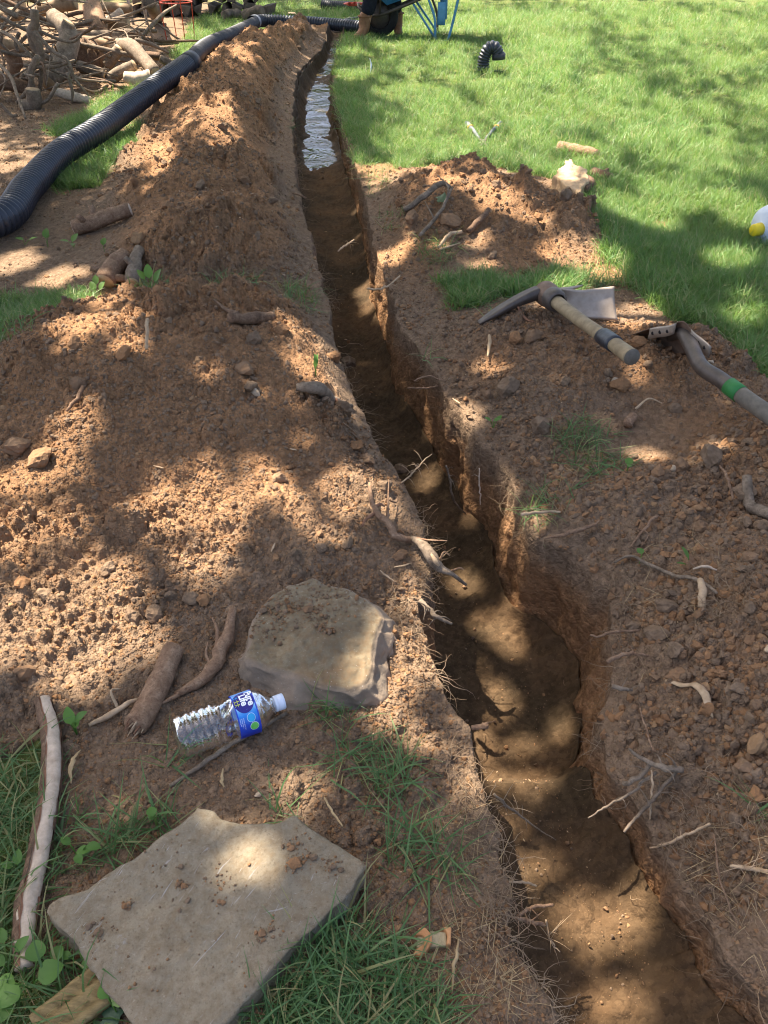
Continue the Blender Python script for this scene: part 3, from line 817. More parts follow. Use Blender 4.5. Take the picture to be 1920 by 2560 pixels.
# ------------------------------------------------------------------ shade trees: crowns stand between the sun and the digging
# Sun flecks seen in the photo: (origin of a detail, its scale, flecks as ellipses x, y, rx, ry, turn); the crowns are open there.
FLECKS = [
    (0, 1000, 1.728, [(330,180,85,125,35),(150,350,190,75,-25),(160,600,190,85,-25),(40,700,90,70,0),(680,490,95,105,0),(900,460,105,115,0),(1075,505,42,65,0),
        (1220,430,55,160,-42),(1500,415,95,75,20),(900,750,110,80,0),(1440,630,85,38,0),(1110,30,85,25,15),(1300,110,65,50,20),
        (400,850,150,110,-20),(420,1000,130,140,0),(60,1000,80,70,0)]),
    (0, 640, 1.728, [(880,530,110,36,0),(1370,470,60,90,20),(420,300,180,40,-8),(450,200,110,22,-8),(70,30,95,35,-15),(270,95,100,30,-12),
        (550,390,60,35,0),(640,470,45,60,0),(330,400,45,30,0),(1470,650,45,40,0),(1270,330,50,35,0),(1610,205,55,55,0)]),
    (0, 1380, 1.659, [(370,250,170,150,0),(380,450,120,120,0),(60,400,95,110,0),(420,80,150,60,0),(870,60,110,60,0),(1620,650,75,70,0),(640,400,50,70,0),(250,560,60,60,0)]),
    (0, 1940, 1.508, [(930,245,60,52,0),(1000,455,88,50,-10),(1120,90,70,50,0)]),
    (1000, 1800, 1.803, [(420,200,60,150,-15),(590,300,110,70,0),(510,490,60,60,0),(660,690,110,90,0),(870,690,45,80,0),(850,930,160,130,-20),(1080,900,130,105,0),
        (1010,1250,130,160,-15),(790,80,75,32,0),(580,140,80,35,0),(130,150,110,80,0),(300,330,60,90,0)]),
    (900, 1200, 1.626, [(480,205,90,28,-32),(440,440,95,45,15),(350,620,40,130,-18),(500,600,55,45,40),(600,660,100,60,40),(690,580,60,60,0),(560,900,75,95,0),
        (460,760,50,50,0),(850,1060,75,50,0),(200,530,65,45,0),(190,690,70,60,0),(150,830,130,95,0),(60,930,90,60,0),(630,110,45,45,0),(705,180,42,42,0),(640,260,50,50,0),(290,20,60,25,0)]),
    (1100, 600, 2.023, [(300,620,85,65,-20),(970,650,65,42,0),(125,920,50,85,10),(1500,1010,160,75,-10),(700,90,120,55,10),(780,165,110,50,20),(1010,400,130,50,0),(1560,420,90,70,0),(640,300,120,40,-20)]),
    (1400, 900, 3.19, [(1450,680,240,85,-10),(1590,860,90,80,0),(680,720,110,60,10),(610,100,65,50,0)]),
    (860, 360, 2.592, [(980,350,180,90,25),(650,225,95,28,0),(870,640,65,50,0),(1430,760,130,50,10),(1330,530,60,40,0),(340,720,130,50,-35),(170,1080,60,50,-30),(640,670,70,20,0),
        (200,170,125,22,0),(1450,230,110,60,0),(900,800,90,30,0)]),
    (960, 960, 3.072, [(160,440,70,40,0),(360,790,140,45,0),(330,340,60,60,0),(580,420,40,170,8),(560,640,60,60,0)]),
    (860, 0, 4.1475, [(620,500,140,45,0),(1100,510,170,40,0),(1540,170,200,28,-4),(1560,455,160,22,-3),(1150,295,60,18,0),(120,800,170,35,0),(60,560,110,25,0)]),
    (1300, 340, 2.676, [(1000,450,180,70,25),(1300,480,150,60,0),(1500,560,170,70,20),(820,560,220,70,20),(1440,890,150,70,0),(560,860,160,70,25),(1250,150,130,60,0),(800,60,120,50,0),(480,160,120,60,0)]),
    (0, 0, 1.157, [(1600,140,80,35,0),(1640,60,60,20,0),(1430,60,120,14,0),(1200,95,150,10,0),(1540,200,90,18,0),(470,30,90,22,0),(450,70,60,20,0),(110,135,60,50,0),(60,30,70,30,0),
        (250,50,60,30,0),(560,130,60,40,30),(420,250,70,40,40),(330,330,60,40,30),(720,180,12,20,0),(450,450,50,45,30)]),
]
RES = 0.02
gx0, gy0, gnx, gny = -8.0, -1.5, 900, 1000
open_ = np.zeros((gny, gnx))
GXc = gx0 + (np.arange(gnx) + 0.5) * RES; GYc = gy0 + (np.arange(gny) + 0.5) * RES
S_ = np.array(SUN)
def to_plane(q): return q[:2] - S_[:2] * (q[2] / S_[2])
for ox, oy, sc, els in FLECKS:
    grow = 0.84 if (ox, oy) in ((900, 1200), (960, 960)) else 0.9 if (ox, oy) == (1000, 1800) else 1.2
    for cx, cy, rx, ry, rot in els:
        pts = []
        for a in np.linspace(0, 2 * math.pi, 14, endpoint=False):
            u, v = grow * rx * math.cos(a), grow * ry * math.sin(a)
            c, s = math.cos(R_(rot)), math.sin(R_(rot))
            px, py = ox + (cx + u * c - v * s) / sc, oy + (cy + u * s + v * c) / sc
            pts.append(to_plane(G(px, max(py, 8), 0, True)))
        pts = np.array(pts)
        lo, hi = pts.min(0) - 0.05, pts.max(0) + 0.05
        ix0, ix1 = int((lo[0] - gx0) / RES), int((hi[0] - gx0) / RES) + 1
        iy0, iy1 = int((lo[1] - gy0) / RES), int((hi[1] - gy0) / RES) + 1
        ix0, iy0 = max(ix0, 0), max(iy0, 0); ix1, iy1 = min(ix1, gnx), min(iy1, gny)
        if ix1 <= ix0 or iy1 <= iy0: continue
        xx, yy = np.meshgrid(GXc[ix0:ix1], GYc[iy0:iy1])
        open_[iy0:iy1, ix0:ix1] = np.maximum(open_[iy0:iy1, ix0:ix1], inpoly(xx, yy, pts))
# places on the trench floor that lie in full shade
DARKS = [(1200, 1500, 2.086, [(440,400,190,270,-25),(330,620,160,90,0),(520,600,130,150,0),(450,1200,200,150,0),(560,1420,150,110,0),(400,1500,230,60,0),(760,1990,95,100,0),(1080,2060,150,220,0),(480,1970,180,50,0),(930,1480,90,260,-25),(250,860,200,40,0),(760,1180,120,200,-25)]),
         (900, 1200, 1.626, [(370,320,150,75,0),(640,430,120,60,20),(760,720,110,200,-10),(400,590,45,150,-22),(560,500,60,60,0)]),
         (960, 960, 3.072, [(270,570,190,80,0),(330,990,230,120,0),(600,1300,250,130,0),(700,900,110,150,0)]),
         (0, 0, 1.0, [(1360,780,190,70,0),(1480,850,120,60,20),(1720,860,120,80,15),(1800,940,110,70,35),(1890,1020,90,70,35)]),
         (780, 560, 3.456, [(300,750,170,100,0),(430,1080,230,150,0),(330,1400,260,110,0),(300,450,130,60,0),(420,300,60,110,0)])]
for ox, oy, sc, els in DARKS:
    for cx, cy, rx, ry, rot in els:
        an = np.linspace(0, 2 * math.pi, 14, endpoint=False); cr, sr = math.cos(R_(rot)), math.sin(R_(rot))
        pts = np.array([to_plane(G(ox + (cx + rx * math.cos(a) * cr - ry * math.sin(a) * sr) / sc, oy + (cy + rx * math.cos(a) * sr + ry * math.sin(a) * cr) / sc, 0.13 if sc == 1.0 else 0, True) + np.array([0, 0, 0.13 if sc == 1.0 else 0])) for a in an])
        lo, hi = ((pts.min(0) - (gx0, gy0)) / RES).astype(int), ((pts.max(0) - (gx0, gy0)) / RES).astype(int) + 2
        xx, yy = np.meshgrid(GXc[lo[0]:hi[0]], GYc[lo[1]:hi[1]])
        open_[lo[1]:hi[1], lo[0]:hi[0]] *= ~inpoly(xx, yy, pts)
def opened(gx, gy):
    i = np.clip(((gx - gx0) / RES).astype(int), 0, gnx - 1); j = np.clip(((gy - gy0) / RES).astype(int), 0, gny - 1)
    return open_[j, i]

def strata(x0, x1, y0, y1, sp, k, size):
    a, b = np.meshgrid(np.arange(x0, x1, sp), np.arange(y0, y1, sp))
    a = np.repeat(a.ravel(), k); b = np.repeat(b.ravel(), k)
    a = a + rng.uniform(-sp, sp, len(a)) * 0.8; b = b + rng.uniform(-sp, sp, len(b)) * 0.8
    return a, b, np.full(len(a), size)
parts_ = [strata(-1.7, 1.9, -0.4, 3.2, 0.034, 3, 0.034), strata(-3.2, 3.2, 3.2, 6.6, 0.055, 3, 0.055), strata(-6.2, 6.4, 6.6, 15.5, 0.11, 2, 0.10),
          strata(-3.6, -1.7, -0.4, 3.2, 0.09, 2, 0.08), strata(1.9, 3.4, 0.4, 3.2, 0.09, 2, 0.08), strata(-5.5, -3.2, 3.2, 6.6, 0.10, 2, 0.09), strata(3.2, 5.0, 3.2, 6.6, 0.12, 2, 0.09)]
lx = np.concatenate([q[0] for q in parts_]); ly = np.concatenate([q[1] for q in parts_]); lsz = np.concatenate([q[2] for q in parts_])
keep = np.ones(len(lx), bool)
for du, dv in ((0, 0), (1, 0), (-1, 0), (0, 1), (0, -1)):
    keep &= opened(lx + du * lsz * 0.55, ly + dv * lsz * 0.55) < 0.5
onlawn = sstep(3.0, 4.2, ly) * sstep(-0.35, 0.1, lx - np.interp(ly, [3, 4], [1.0, 0.0]).clip(0, 1))
keep &= rng.uniform(0, 1, len(lx)) > onlawn * np.clip(0.86 + 0.5 * fbm(lx, ly * 0.6, 0.6, 3, 900), 0.68, 0.98)   # the crowns thin out over the lawn
ridge = sstep(3.0, 4.0, ly) * (lx < XLs(ly) - 0.22)
keep &= rng.uniform(0, 1, len(lx)) > ridge * np.clip(0.45 + 1.3 * fbm(lx, ly * 0.7, 0.55, 3, 940), 0.0, 0.95)
lx, ly, lsz = lx[keep], ly[keep], lsz[keep]
lh = 4.3 + 1.2 * (0.5 + 0.5 * fbm(lx, ly, 1.6, 2, 905)) + rng.uniform(-0.4, 0.4, len(lx))
LP = np.stack([lx, ly, 0 * lx], -1) + S_[None, :] * (lh / S_[2])[:, None]
TREES = [((-4.3, 3.4), 'broad shade tree standing left of the dug trench', 0.20), ((-7.6, 11.5), 'tall shade tree standing behind the brush pile', 0.24),
         ((1.0, 20.5), 'spreading shade tree standing far behind the wheelbarrow', 0.24), ((6.9, 12.0), 'shade tree standing at the right side of the lawn', 0.2)]
cen = np.array([(-3.2, 4.2), (-7.2, 11.0), (-1.5, 15.0), (2.6, 9.5)])
own = np.argmin(((LP[:, None, :2] - cen[None]) ** 2).sum(-1), 1)
for k, (tp, lab, r0) in enumerate(TREES):
    t_ = empty('shade_tree', (tp[0], tp[1], 0), lab, 'tree', 'shade trees')
    sel = own == k
    p = LP[sel] - np.array([tp[0], tp[1], 0]); n = len(p); s = lsz[sel]
    # leaves: pointed ovals of four corners, turned every way but mostly level
    nz = np.stack([rng.normal(0, 0.42, n), rng.normal(0, 0.42, n), np.ones(n)], -1) + 0.5 * S_
    nz /= np.linalg.norm(nz, axis=1, keepdims=True)
    az = rng.uniform(0, 6.28, n); d = np.stack([np.cos(az), np.sin(az), 0 * az], -1)
    d -= nz * (d * nz).sum(1, keepdims=True); d /= np.linalg.norm(d, axis=1, keepdims=True)
    e = np.cross(nz, d)
    L_, W_ = (s * 1.15)[:, None], (s * 0.72)[:, None]
    v = np.stack([p - d * L_, p - e * W_ - nz * 0.1 * W_, p + d * L_, p + e * W_ - nz * 0.1 * W_], 1).reshape(-1, 3)
    f = np.arange(4 * n).reshape(-1, 4)
    me = np_mesh('crown', v, f, False)
    attr(me, 'tint', np.repeat(rng.uniform(0, 1, n), 4))
    obj('crown', me, M['crown'], t_)
    mb = MB()
    c = p.mean(0)
    top = np.array([0.15 * c[0], 0.15 * c[1], 3.8])
    mb.tube(spline([(0, 0, -0.1), (0.04, 0.02, 0.35), (0.06 * c[0], 0.06 * c[1], 2.2), top, (0.4 * c[0], 0.4 * c[1], 4.9), (c[0] * 0.8, c[1] * 0.8, 5.3)], 22),
            [r0 * 1.5, r0 * 1.05, r0 * 0.95, r0 * 0.8, r0 * 0.45, 0.04], 14, 0.15)
    mb.build('trunk', M['treebark'], t_)
    for j in range(7):
        q = p[rng.integers(n)]
        h0 = rng.uniform(2.4, 3.8)
        st = np.array([0.15 * c[0] * h0 / 4.2, 0.15 * c[1] * h0 / 4.2, h0])
        MB().tube(spline([st, st * 0.55 + q * 0.45 + np.array([0, 0, 0.35]), q], 12), [r0 * 0.4, r0 * 0.25, 0.015], 8, 0.1).build('limb', M['treebark'], t_)

# an unseen bushy tree, added beyond the lawn so the trench water mirrors green
t_ = empty('unseen_bushy_tree', (-2.1, 24.0, 0), 'unseen low bushy tree added beyond the lawn for the water to mirror', 'tree')
n = 9000
u_ = rng.normal(0, 1, (n, 3)); u_ /= np.linalg.norm(u_, axis=1, keepdims=True)
p = u_ * (rng.uniform(0.35, 1, n) ** 0.5)[:, None] * np.array([2.3, 1.6, 1.9]) * (1 + 0.25 * fbm(u_[:, 0] * 2, u_[:, 2] * 2 + u_[:, 1], 0.7, 3, 77))[:, None] + np.array([0, 0, 2.5])
nz = u_ + rng.normal(0, .6, (n, 3)); nz /= np.linalg.norm(nz, axis=1, keepdims=True)
d = np.cross(nz, rng.normal(0, 1, (n, 3))); d /= np.linalg.norm(d, axis=1, keepdims=True); e = np.cross(nz, d)
v = np.stack([p - d * .11, p - e * .07, p + d * .11, p + e * .07], 1).reshape(-1, 3)
me = np_mesh('crown', v, np.arange(4 * n).reshape(-1, 4), False); attr(me, 'tint', np.repeat(rng.uniform(0, 1, n), 4))
obj('crown', me, M['crown'], t_)
MB().tube(spline([(0, 0, -.1), (.05, 0, .9), (.1, .05, 2.4), (0, 0, 3.6)], 12), [.16, .12, .09, .02], 10, .15).build('trunk', M['treebark'], t_)
# ------------------------------------------------------------------ scattering (only for what nobody could count)
def scatter(name, pts, rot, scl, idx, protos, parent=None):
    col = bpy.data.collections.new(name + '_kinds')
    for i, (me, m) in enumerate(protos):
        me.materials.append(m)
        col.objects.link(bpy.data.objects.new('%s_kind_%02d' % (name, i), me))
    me = bpy.data.meshes.new(name)
    me.vertices.add(len(pts)); me.vertices.foreach_set('co', np.ascontiguousarray(pts, np.float32).ravel())
    attr(me, 'rot', rot, 'FLOAT_VECTOR'); attr(me, 'idx', idx, 'INT')
    if np.ndim(scl) == 1: scl = np.repeat(scl[:, None], 3, 1)
    attr(me, 'scl', scl, 'FLOAT_VECTOR')
    o = obj(name, me, None, parent)
    ng = bpy.data.node_groups.new(name, 'GeometryNodeTree')
    ng.interface.new_socket('Geometry', in_out='INPUT', socket_type='NodeSocketGeometry')
    ng.interface.new_socket('Geometry', in_out='OUTPUT', socket_type='NodeSocketGeometry')
    N = ng.nodes
    gi, go = N.new('NodeGroupInput'), N.new('NodeGroupOutput')
    ip, ci = N.new('GeometryNodeInstanceOnPoints'), N.new('GeometryNodeCollectionInfo')
    ci.inputs['Collection'].default_value = col
    ci.inputs['Separate Children'].default_value = True
    ci.inputs['Reset Children'].default_value = True
    def na(n, t):
        k = N.new('GeometryNodeInputNamedAttribute'); k.data_type = t; k.inputs['Name'].default_value = n
        return next(s for s in k.outputs if s.enabled and s.name == 'Attribute')
    L = ng.links
    L.new(gi.outputs[0], ip.inputs['Points']); L.new(ci.outputs[0], ip.inputs['Instance'])
    ip.inputs['Pick Instance'].default_value = True
    L.new(na('idx', 'INT'), ip.inputs['Instance Index'])
    L.new(na('rot', 'FLOAT_VECTOR'), ip.inputs['Rotation'])
    L.new(na('scl', 'FLOAT_VECTOR'), ip.inputs['Scale'])
    L.new(ip.outputs[0], go.inputs[0])
    md = o.modifiers.new('scatter', 'NODES'); md.node_group = ng
    return tag(o, kind='stuff')

import bmesh
def lump_mesh(seed, sub=2, rough=0.3, squash=0.75):
    """a crumb of soil: a knobbly, slightly angular ball of radius 1"""
    bm = bmesh.new(); bmesh.ops.create_icosphere(bm, subdivisions=sub, radius=1)
    co = np.array([v.co[:] for v in bm.verts])
    r = random.Random(seed)
    d = np.ones(len(co))
    for k in range(16):   # facets
        n = nrm([r.gauss(0, 1) for _ in range(3)]); h = r.uniform(0.5, 0.85)
        q = co @ n
        d = np.where(q > h, np.minimum(d, h / np.maximum(q, 1e-3)), d)
    d = d * (1 + rough * (fbm(co[:, 0] * 1.3 + co[:, 2] + 7 * seed, co[:, 1] * 1.3 - co[:, 2] * 0.8, 0.55, 4, seed)))
    co = co * d[:, None] * np.array([1, r.uniform(0.7, 1.0), squash])
    f = [[v.index for v in q.verts] for q in bm.faces]; bm.free()
    return np_mesh('lump', co, f, False)

# a random place in the picture, so near ground gets the small crumbs and far ground the coarse ones
def sample_px(n, x0=-250, x1=2170, y0=30, y1=2700):
    px, py = rng.uniform(x0, x1, n), rng.uniform(y0, y1, n)
    xx, yy = (px - 960) / FOC, (1280 - py) / FOC
    dy, dz = cT + sT * yy, -sT + cT * yy
    t_ = -CAM_H / dz
    return xx * t_, dy * t_, t_

def terrain_all(x, y):
    """height, looseness and heap share anywhere, trench floor included"""
    z, hm_, g_, lo_, b_ = height(x, y, full=True)
    a, b = XL(y), XR(y)
    intr = (x > a) & (x < b) & (y < 9.9)
    z = np.where(intr, zfloor(y) + 0.004, z)
    nearwall = intr & ((x < a + 0.02) | (x > b - 0.02))
    return z, hm_, g_, lo_, b_, intr, nearwall

n = 520000
x, y, dp = sample_px(n)
z, hm_, g_, lo_, b_, intr, nw = terrain_all(x, y)
patch = fbm(x, y, 0.22, 3, 611)
pr = np.where(intr, np.where((x > XR(y) - 0.13) & (y < 1.1), 0.05, 0.02), np.clip(lo_ * 0.95, 0, 1) * (0.35 + 0.65 * sstep(-0.6, 0.5, patch)) * (1 - g_))
pr *= (y < 9.8) & ~nw & ~(intr & (y > 5.5))
kp = rng.uniform(0, 1, n) < pr
x, y, z, dp, hm_, intr = x[kp], y[kp], z[kp], dp[kp], hm_[kp], intr[kp]
big = rng.uniform(0, 1, len(x))
r_px = 1.7 + 3.2 * big ** 2 + 7 * big ** 14 + np.where((x > 0.35) & (y < 1.75) & ~intr, 9 * big ** 9, 0) - 0.8 * intr
r_ = np.clip(r_px * dp / FOC, 0.001, 0.016)
CR = [(lump_mesh(i, 1 if i < 5 else 2, 0.5), M['clod']) for i in range(8)]
tag(scatter('soil_crumbs', np.stack([x, y, z - 0.1 * r_], -1), rng.uniform(0, 6.28, (len(x), 3)), r_, rng.integers(0, 8, len(x)), CR),
    'loose crumbs of brown soil strewn over the heaps and trench edges', 'soil crumbs')

# the clods that stand out singly are parts of their heap
CL = [lump_mesh(40 + i, 3, 0.30, 0.8) for i in range(9)]
for me in CL: me.materials.append(M['clod'])
def clod(k, x, y, r, sink=0.35):
    o = bpy.data.objects.new('clod', CL[random.randrange(9)])
    link(o, HEAP[k])
    o.location = (x, y, hz(x, y) + r * (0.75 - sink))
    o.scale = (r * random.uniform(0.85, 1.2), r, r * random.uniform(0.8, 1.1))
    o.rotation_euler = (random.uniform(-0.5, 0.5), random.uniform(-0.5, 0.5), random.uniform(0, 6.28))
CLODS = [  # clods one can point at: px, py, radius px
    (2,(45,1130,38)),(2,(105,1165,42)),(2,(190,875,26)),(2,(310,890,34)),(2,(640,860,30)),(2,(700,840,28)),(2,(835,905,30)),(2,(870,915,26)),(2,(855,1040,34)),(2,(615,930,34)),
    (2,(625,970,24)),(2,(200,960,26)),(2,(380,1540,34)),(2,(330,1545,30)),(2,(485,1500,30)),(2,(510,1510,24)),(2,(430,1490,22)),(2,(890,1130,26)),(2,(920,1160,24)),(2,(700,1215,22)),
    (2,(740,1400,26)),(2,(1000,1400,24)),(2,(960,1230,26)),(2,(1000,1180,24)),(2,(270,1430,22)),(2,(870,1370,24)),(2,(800,1380,20)),(2,(60,1480,30)),(2,(120,1500,26)),(2,(70,1700,34)),
    (3,(640,600,20)),(3,(500,470,22)),(3,(700,430,14)),(3,(560,330,18)),(3,(420,520,20)),(3,(340,470,18)),(3,(680,520,16)),(3,(610,250,14)),(3,(610,455,20)),(3,(350,610,22)),
    (4,(1030,570,26)),(4,(1120,570,34)),(4,(1240,470,16)),(4,(1390,470,18)),(4,(1340,560,18)),(4,(1230,650,18)),(4,(1410,520,22)),(4,(1000,520,14)),(4,(1310,680,18)),
    (5,(1545,965,28)),(5,(1285,870,30)),(5,(1330,865,26)),(5,(1265,985,36)),(5,(1350,1080,40)),(5,(1220,1000,20)),(5,(1410,970,20)),(5,(1620,910,20)),(5,(1690,1010,22)),(5,(1520,930,18)),(5,(1590,870,22)),
    (6,(1630,1600,38)),(6,(1680,1650,32)),(6,(1690,1700,34)),(6,(1660,1530,34)),(6,(1750,1325,26)),(6,(1870,1400,28)),(6,(1830,1750,26)),(6,(1890,1870,40)),(6,(1850,1940,30)),(6,(1800,1700,22)),
    (6,(1720,1420,30)),(6,(1700,1180,34)),(6,(1640,1200,30)),(6,(1770,1180,44)),(6,(1850,1250,36)),(6,(1900,1680,28)),(6,(1760,1790,24)),(6,(1880,2010,30)),(6,(1840,2060,26)),(6,(1900,1330,36)),(6,(1580,1580,22)),
    (6,(1700,1550,18)),(6,(1800,1500,20)),(6,(1860,1560,24)),(6,(1740,1880,20)),(6,(1790,1960,20)),(6,(1690,1790,18)),(6,(1640,1700,20))]
for k, (px, py, rp) in CLODS:
    q = G(px, py); dpt = q[1] * cT + (CAM_H - q[2]) * sT
    clod(k, q[0], q[1], rp / FOC * dpt, 0.45)
cnt = 0
x, y, dp = sample_px(3000, -100, 2020, 60, 2300)
z, hm_, g_, lo_, b_, intr, nw = terrain_all(x, y)
for i in range(len(x)):
    if hm_[i] < 0.035 or g_[i] > 0 or intr[i] or b_[i] > 0.3 or cnt >= 210: continue
    lf = x[i] < XLs(y[i])
    k = (2 if y[i] <= 2.62 else 3) if lf else (4 if y[i] > 2.95 else 5 if y[i] > 1.72 else 6)
    if k == 2 and random.random() < .5: continue
    rp = random.uniform(6, 12) if k != 6 else random.uniform(8, 20)
    clod(k, x[i], y[i], rp / FOC * dp[i], 0.35); cnt += 1

# ------------------------------------------------------------------ grass
def blades(n, spread, lmin, lmax, wid, lean, droop, seed, flatten=0.0):
    """n curved blades rooted within a disc; returns vertices, triangles/quads as quads, tint"""
    r = np.random.default_rng(seed)
    a, rad = r.uniform(0, 6.28, n), spread * np.sqrt(r.uniform(0, 1, n))
    base = np.stack([rad * np.cos(a), rad * np.sin(a), np.full(n, -0.006)], -1)
    L_ = r.uniform(lmin, lmax, n); az = r.uniform(0, 6.28, n)
    th = np.abs(r.normal(lean, lean * 0.6, n)).clip(0, 1.45); dr = np.abs(r.normal(droop, droop * 0.6, n))
    d = np.stack([np.cos(az), np.sin(az)], -1); w = np.stack([-np.sin(az), np.cos(az), 0 * az], -1)
    tw = r.uniform(-0.8, 0.8, n)
    w = w * np.cos(tw)[:, None] + np.array([0, 0, 1.0]) * np.sin(tw)[:, None]
    seg = 4; p = base.copy(); rows = []
    for k in range(seg + 1):
        f = k / seg
        ww = (wid * (L_ / lmax) * (1.0 - 0.95 * f ** 1.8))[:, None]
        rows.append(p - w * ww * 0.5); rows.append(p + w * ww * 0.5)
        ang = (th + dr * f).clip(0, 2.2)
        st = np.concatenate([d * np.sin(ang)[:, None], np.cos(ang)[:, None]], 1) * (L_ / seg)[:, None]
        p = p + st
    v = np.stack(rows, 1)            # n, 2*(seg+1), 3
    v[..., 2] = np.maximum(v[..., 2], 0.002 * r.uniform(0, 3, n)[:, None])
    k = 2 * (seg + 1)
    f = np.concatenate([np.stack([np.arange(n) * k + 2 * s, np.arange(n) * k + 2 * s + 1, np.arange(n) * k + 2 * s + 3, np.arange(n) * k + 2 * s + 2], -1) for s in range(seg)])
    return v.reshape(-1, 3), f, np.repeat(r.uniform(0, 1, n) * 0.999, k)
def clump(seed, *a):
    v, f, tn = blades(*a, seed)
    me = np_mesh('clump', v, f); attr(me, 'tint', tn)
    return me
LC = [(clump(700 + i, 16, 0.035, 0.045, 0.095, 0.0036, 0.45, 0.9), M['lawn']) for i in range(8)]
n = 150000
x, y, dp = sample_px(n, -700, 2620, 9, 1100)
w = np.clip((dp / 3.0) ** 0.7, 0.5, 2.2) / 2.2
kp = (rng.uniform(0, 1, n) < w) & (grass(x, y) > 0.5) & (y < 24)
x, y, dp = x[kp], y[kp], dp[kp]
z, hm_, g_, lo_, b_, intr, nw = terrain_all(x, y)
# scraped spots stay thin
bald = np.zeros(len(x))
for c, rr in (((1500, 690), 0.14), ((1330, 640), 0.2), ((950, 425), 0.12), ((1690, 700), 0.05), ((1650, 560), 0.06), ((1450, 600), 0.05), ((1560, 735), 0.08)):
    q = P(*c); bald = np.maximum(bald, np.exp(-(((x - q[0]) / rr) ** 2 + ((y - q[1]) / rr) ** 2)))
kp = ~intr & (rng.uniform(0, 1, len(x)) > bald * 1.1) & (x < 14) & (x > -14) & (hm_ < 0.09)
x, y, z, dp = x[kp], y[kp], z[kp], dp[kp]
print('lawn clumps', len(x))
tall = 0.75 + 0.5 * vnoise(x / 0.35, y / 0.35, 77)
sc = tall * rng.uniform(0.8, 1.2, len(x)) * np.interp(dp, [2, 5, 10], [0.95, 1.0, 1.25])
rot = np.stack([rng.normal(0, 0.16, len(x)), rng.normal(0, 0.16, len(x)), rng.uniform(0, 6.28, len(x))], -1)
tag(scatter('lawn_grass', np.stack([x, y, z - 0.006], -1), rot, sc, rng.integers(0, 8, len(x)), LC), 'bright green mown lawn grass around the trench', 'grass')
# ------------------------------------------------------------------ stones
def slab(name, outline, ztop, thick, m, parent_empty, bevel=0.012, rings=34, noise=0.006, side_rings=8, seed=0, slope=None, undercut=0.0, tops=None, edge=0.006):
    """flat stone: outline in world xy (closed), top height function, rough broken sides"""
    o = np.asarray(outline); k = 240
    cl = np.vstack([o, o[:1]])
    d = np.r_[0, np.cumsum(np.linalg.norm(np.diff(cl, axis=0), axis=1))]
    s = np.linspace(0, d[-1], k, endpoint=False)
    ox, oy = np.interp(s, d, cl[:, 0]), np.interp(s, d, cl[:, 1])
    c = np.array([ox.mean(), oy.mean()])
    jit = edge * fbm(s, s * 0 + seed, 0.04, 4, seed)
    nx, ny = np.gradient(oy), -np.gradient(ox); ln = np.hypot(nx, ny); nx, ny = nx / ln, ny / ln
    ox, oy = ox + nx * jit, oy + ny * jit
    vs_ = []; side = []
    for i in range(rings):
        f = (i / (rings - 1)) ** 0.75
        x, y = c[0] + (ox - c[0]) * f, c[1] + (oy - c[1]) * f
        if tops is not None:      # the top face is smaller than the outline
            x, y = c[0] + (tops[0](s / d[-1], ox) - c[0]) * f, c[1] + (tops[1](s / d[-1], oy) - c[1]) * f
        z = ztop(x, y) + noise * fbm(x, y, 0.09, 5, seed + 3) + noise * 0.4 * fbm(x, y, 0.02, 3, seed + 4)
        z = z - bevel * 0.5 * sstep(0.93, 1.0, f)
        vs_.append(np.stack([x, y, z], -1)); side.append(np.full(k, sstep(0.9, 1.0, f)))
    x0, y0, z0 = vs_[-1].T
    for i in range(1, side_rings + 1):
        f = i / side_rings
        q = 0.0 if tops is None else min(1, f * 1.8)
        xb = x0 * (1 - q) + ox * q; yb = y0 * (1 - q) + oy * q
        lay = 0.006 * fbm(s, np.full(k, f * thick), 0.05, 4, seed + 8) + 0.004 * fbm(s * 0.3, np.full(k, f * thick), 0.012, 2, seed + 9)
        x, y = xb + nx * (lay + bevel * 0.4 * math.sin(math.pi * f) - undercut * f ** 2), yb + ny * (lay + bevel * 0.4 * math.sin(math.pi * f) - undercut * f ** 2)
        z = z0 - thick * f
        vs_.append(np.stack([x, y, z], -1)); side.append(np.ones(k))
    v = np.vstack(vs_); R = len(vs_)
    ii = np.arange(R * k).reshape(R, k)
    f = np.stack([ii[:-1], np.roll(ii[:-1], -1, 1), np.roll(ii[1:], -1, 1), ii[1:]], -1).reshape(-1, 4)
    me = np_mesh(name, v, f); attr(me, 'side', np.concatenate(side))
    return me

def outline_px(pts, ox, oy, sc, z):
    return np.array([P(ox + a / sc, oy + b / sc, z)[:2] for a, b in pts])

FLAG = [(740,118),(800,130),(830,165),(900,180),(1030,185),(1110,148),(1170,200),(1280,260),(1382,330),(1340,420),(1220,530),(1110,640),(990,770),
        (850,920),(700,1000),(560,1010),(470,905),(400,800),(290,640),(200,545),(180,490),(230,455),(330,420),(400,365),(500,310),(600,230),(680,175)]
zf_ = 0.055
ol = outline_px(FLAG, 0, 1940, 1.508, zf_)
fo = obj('flagstone', slab('flagstone', ol, lambda x, y: zf_ + 0.03 * (x + 0.3) * 0 + 0.012 * (y - 0.6), 0.045, M['stone'], None, 0.006, seed=3, edge=.005), M['stone'])
tag(fo, 'large flat grey tan flagstone with pale scratches at the bottom left', 'flagstone')
def flag_top(x, y): return zf_ + 0.012 * (y - 0.6) + 0.006 * fbm(x, y, 0.09, 5, 6) + 0.0024 * fbm(x, y, 0.02, 3, 7)

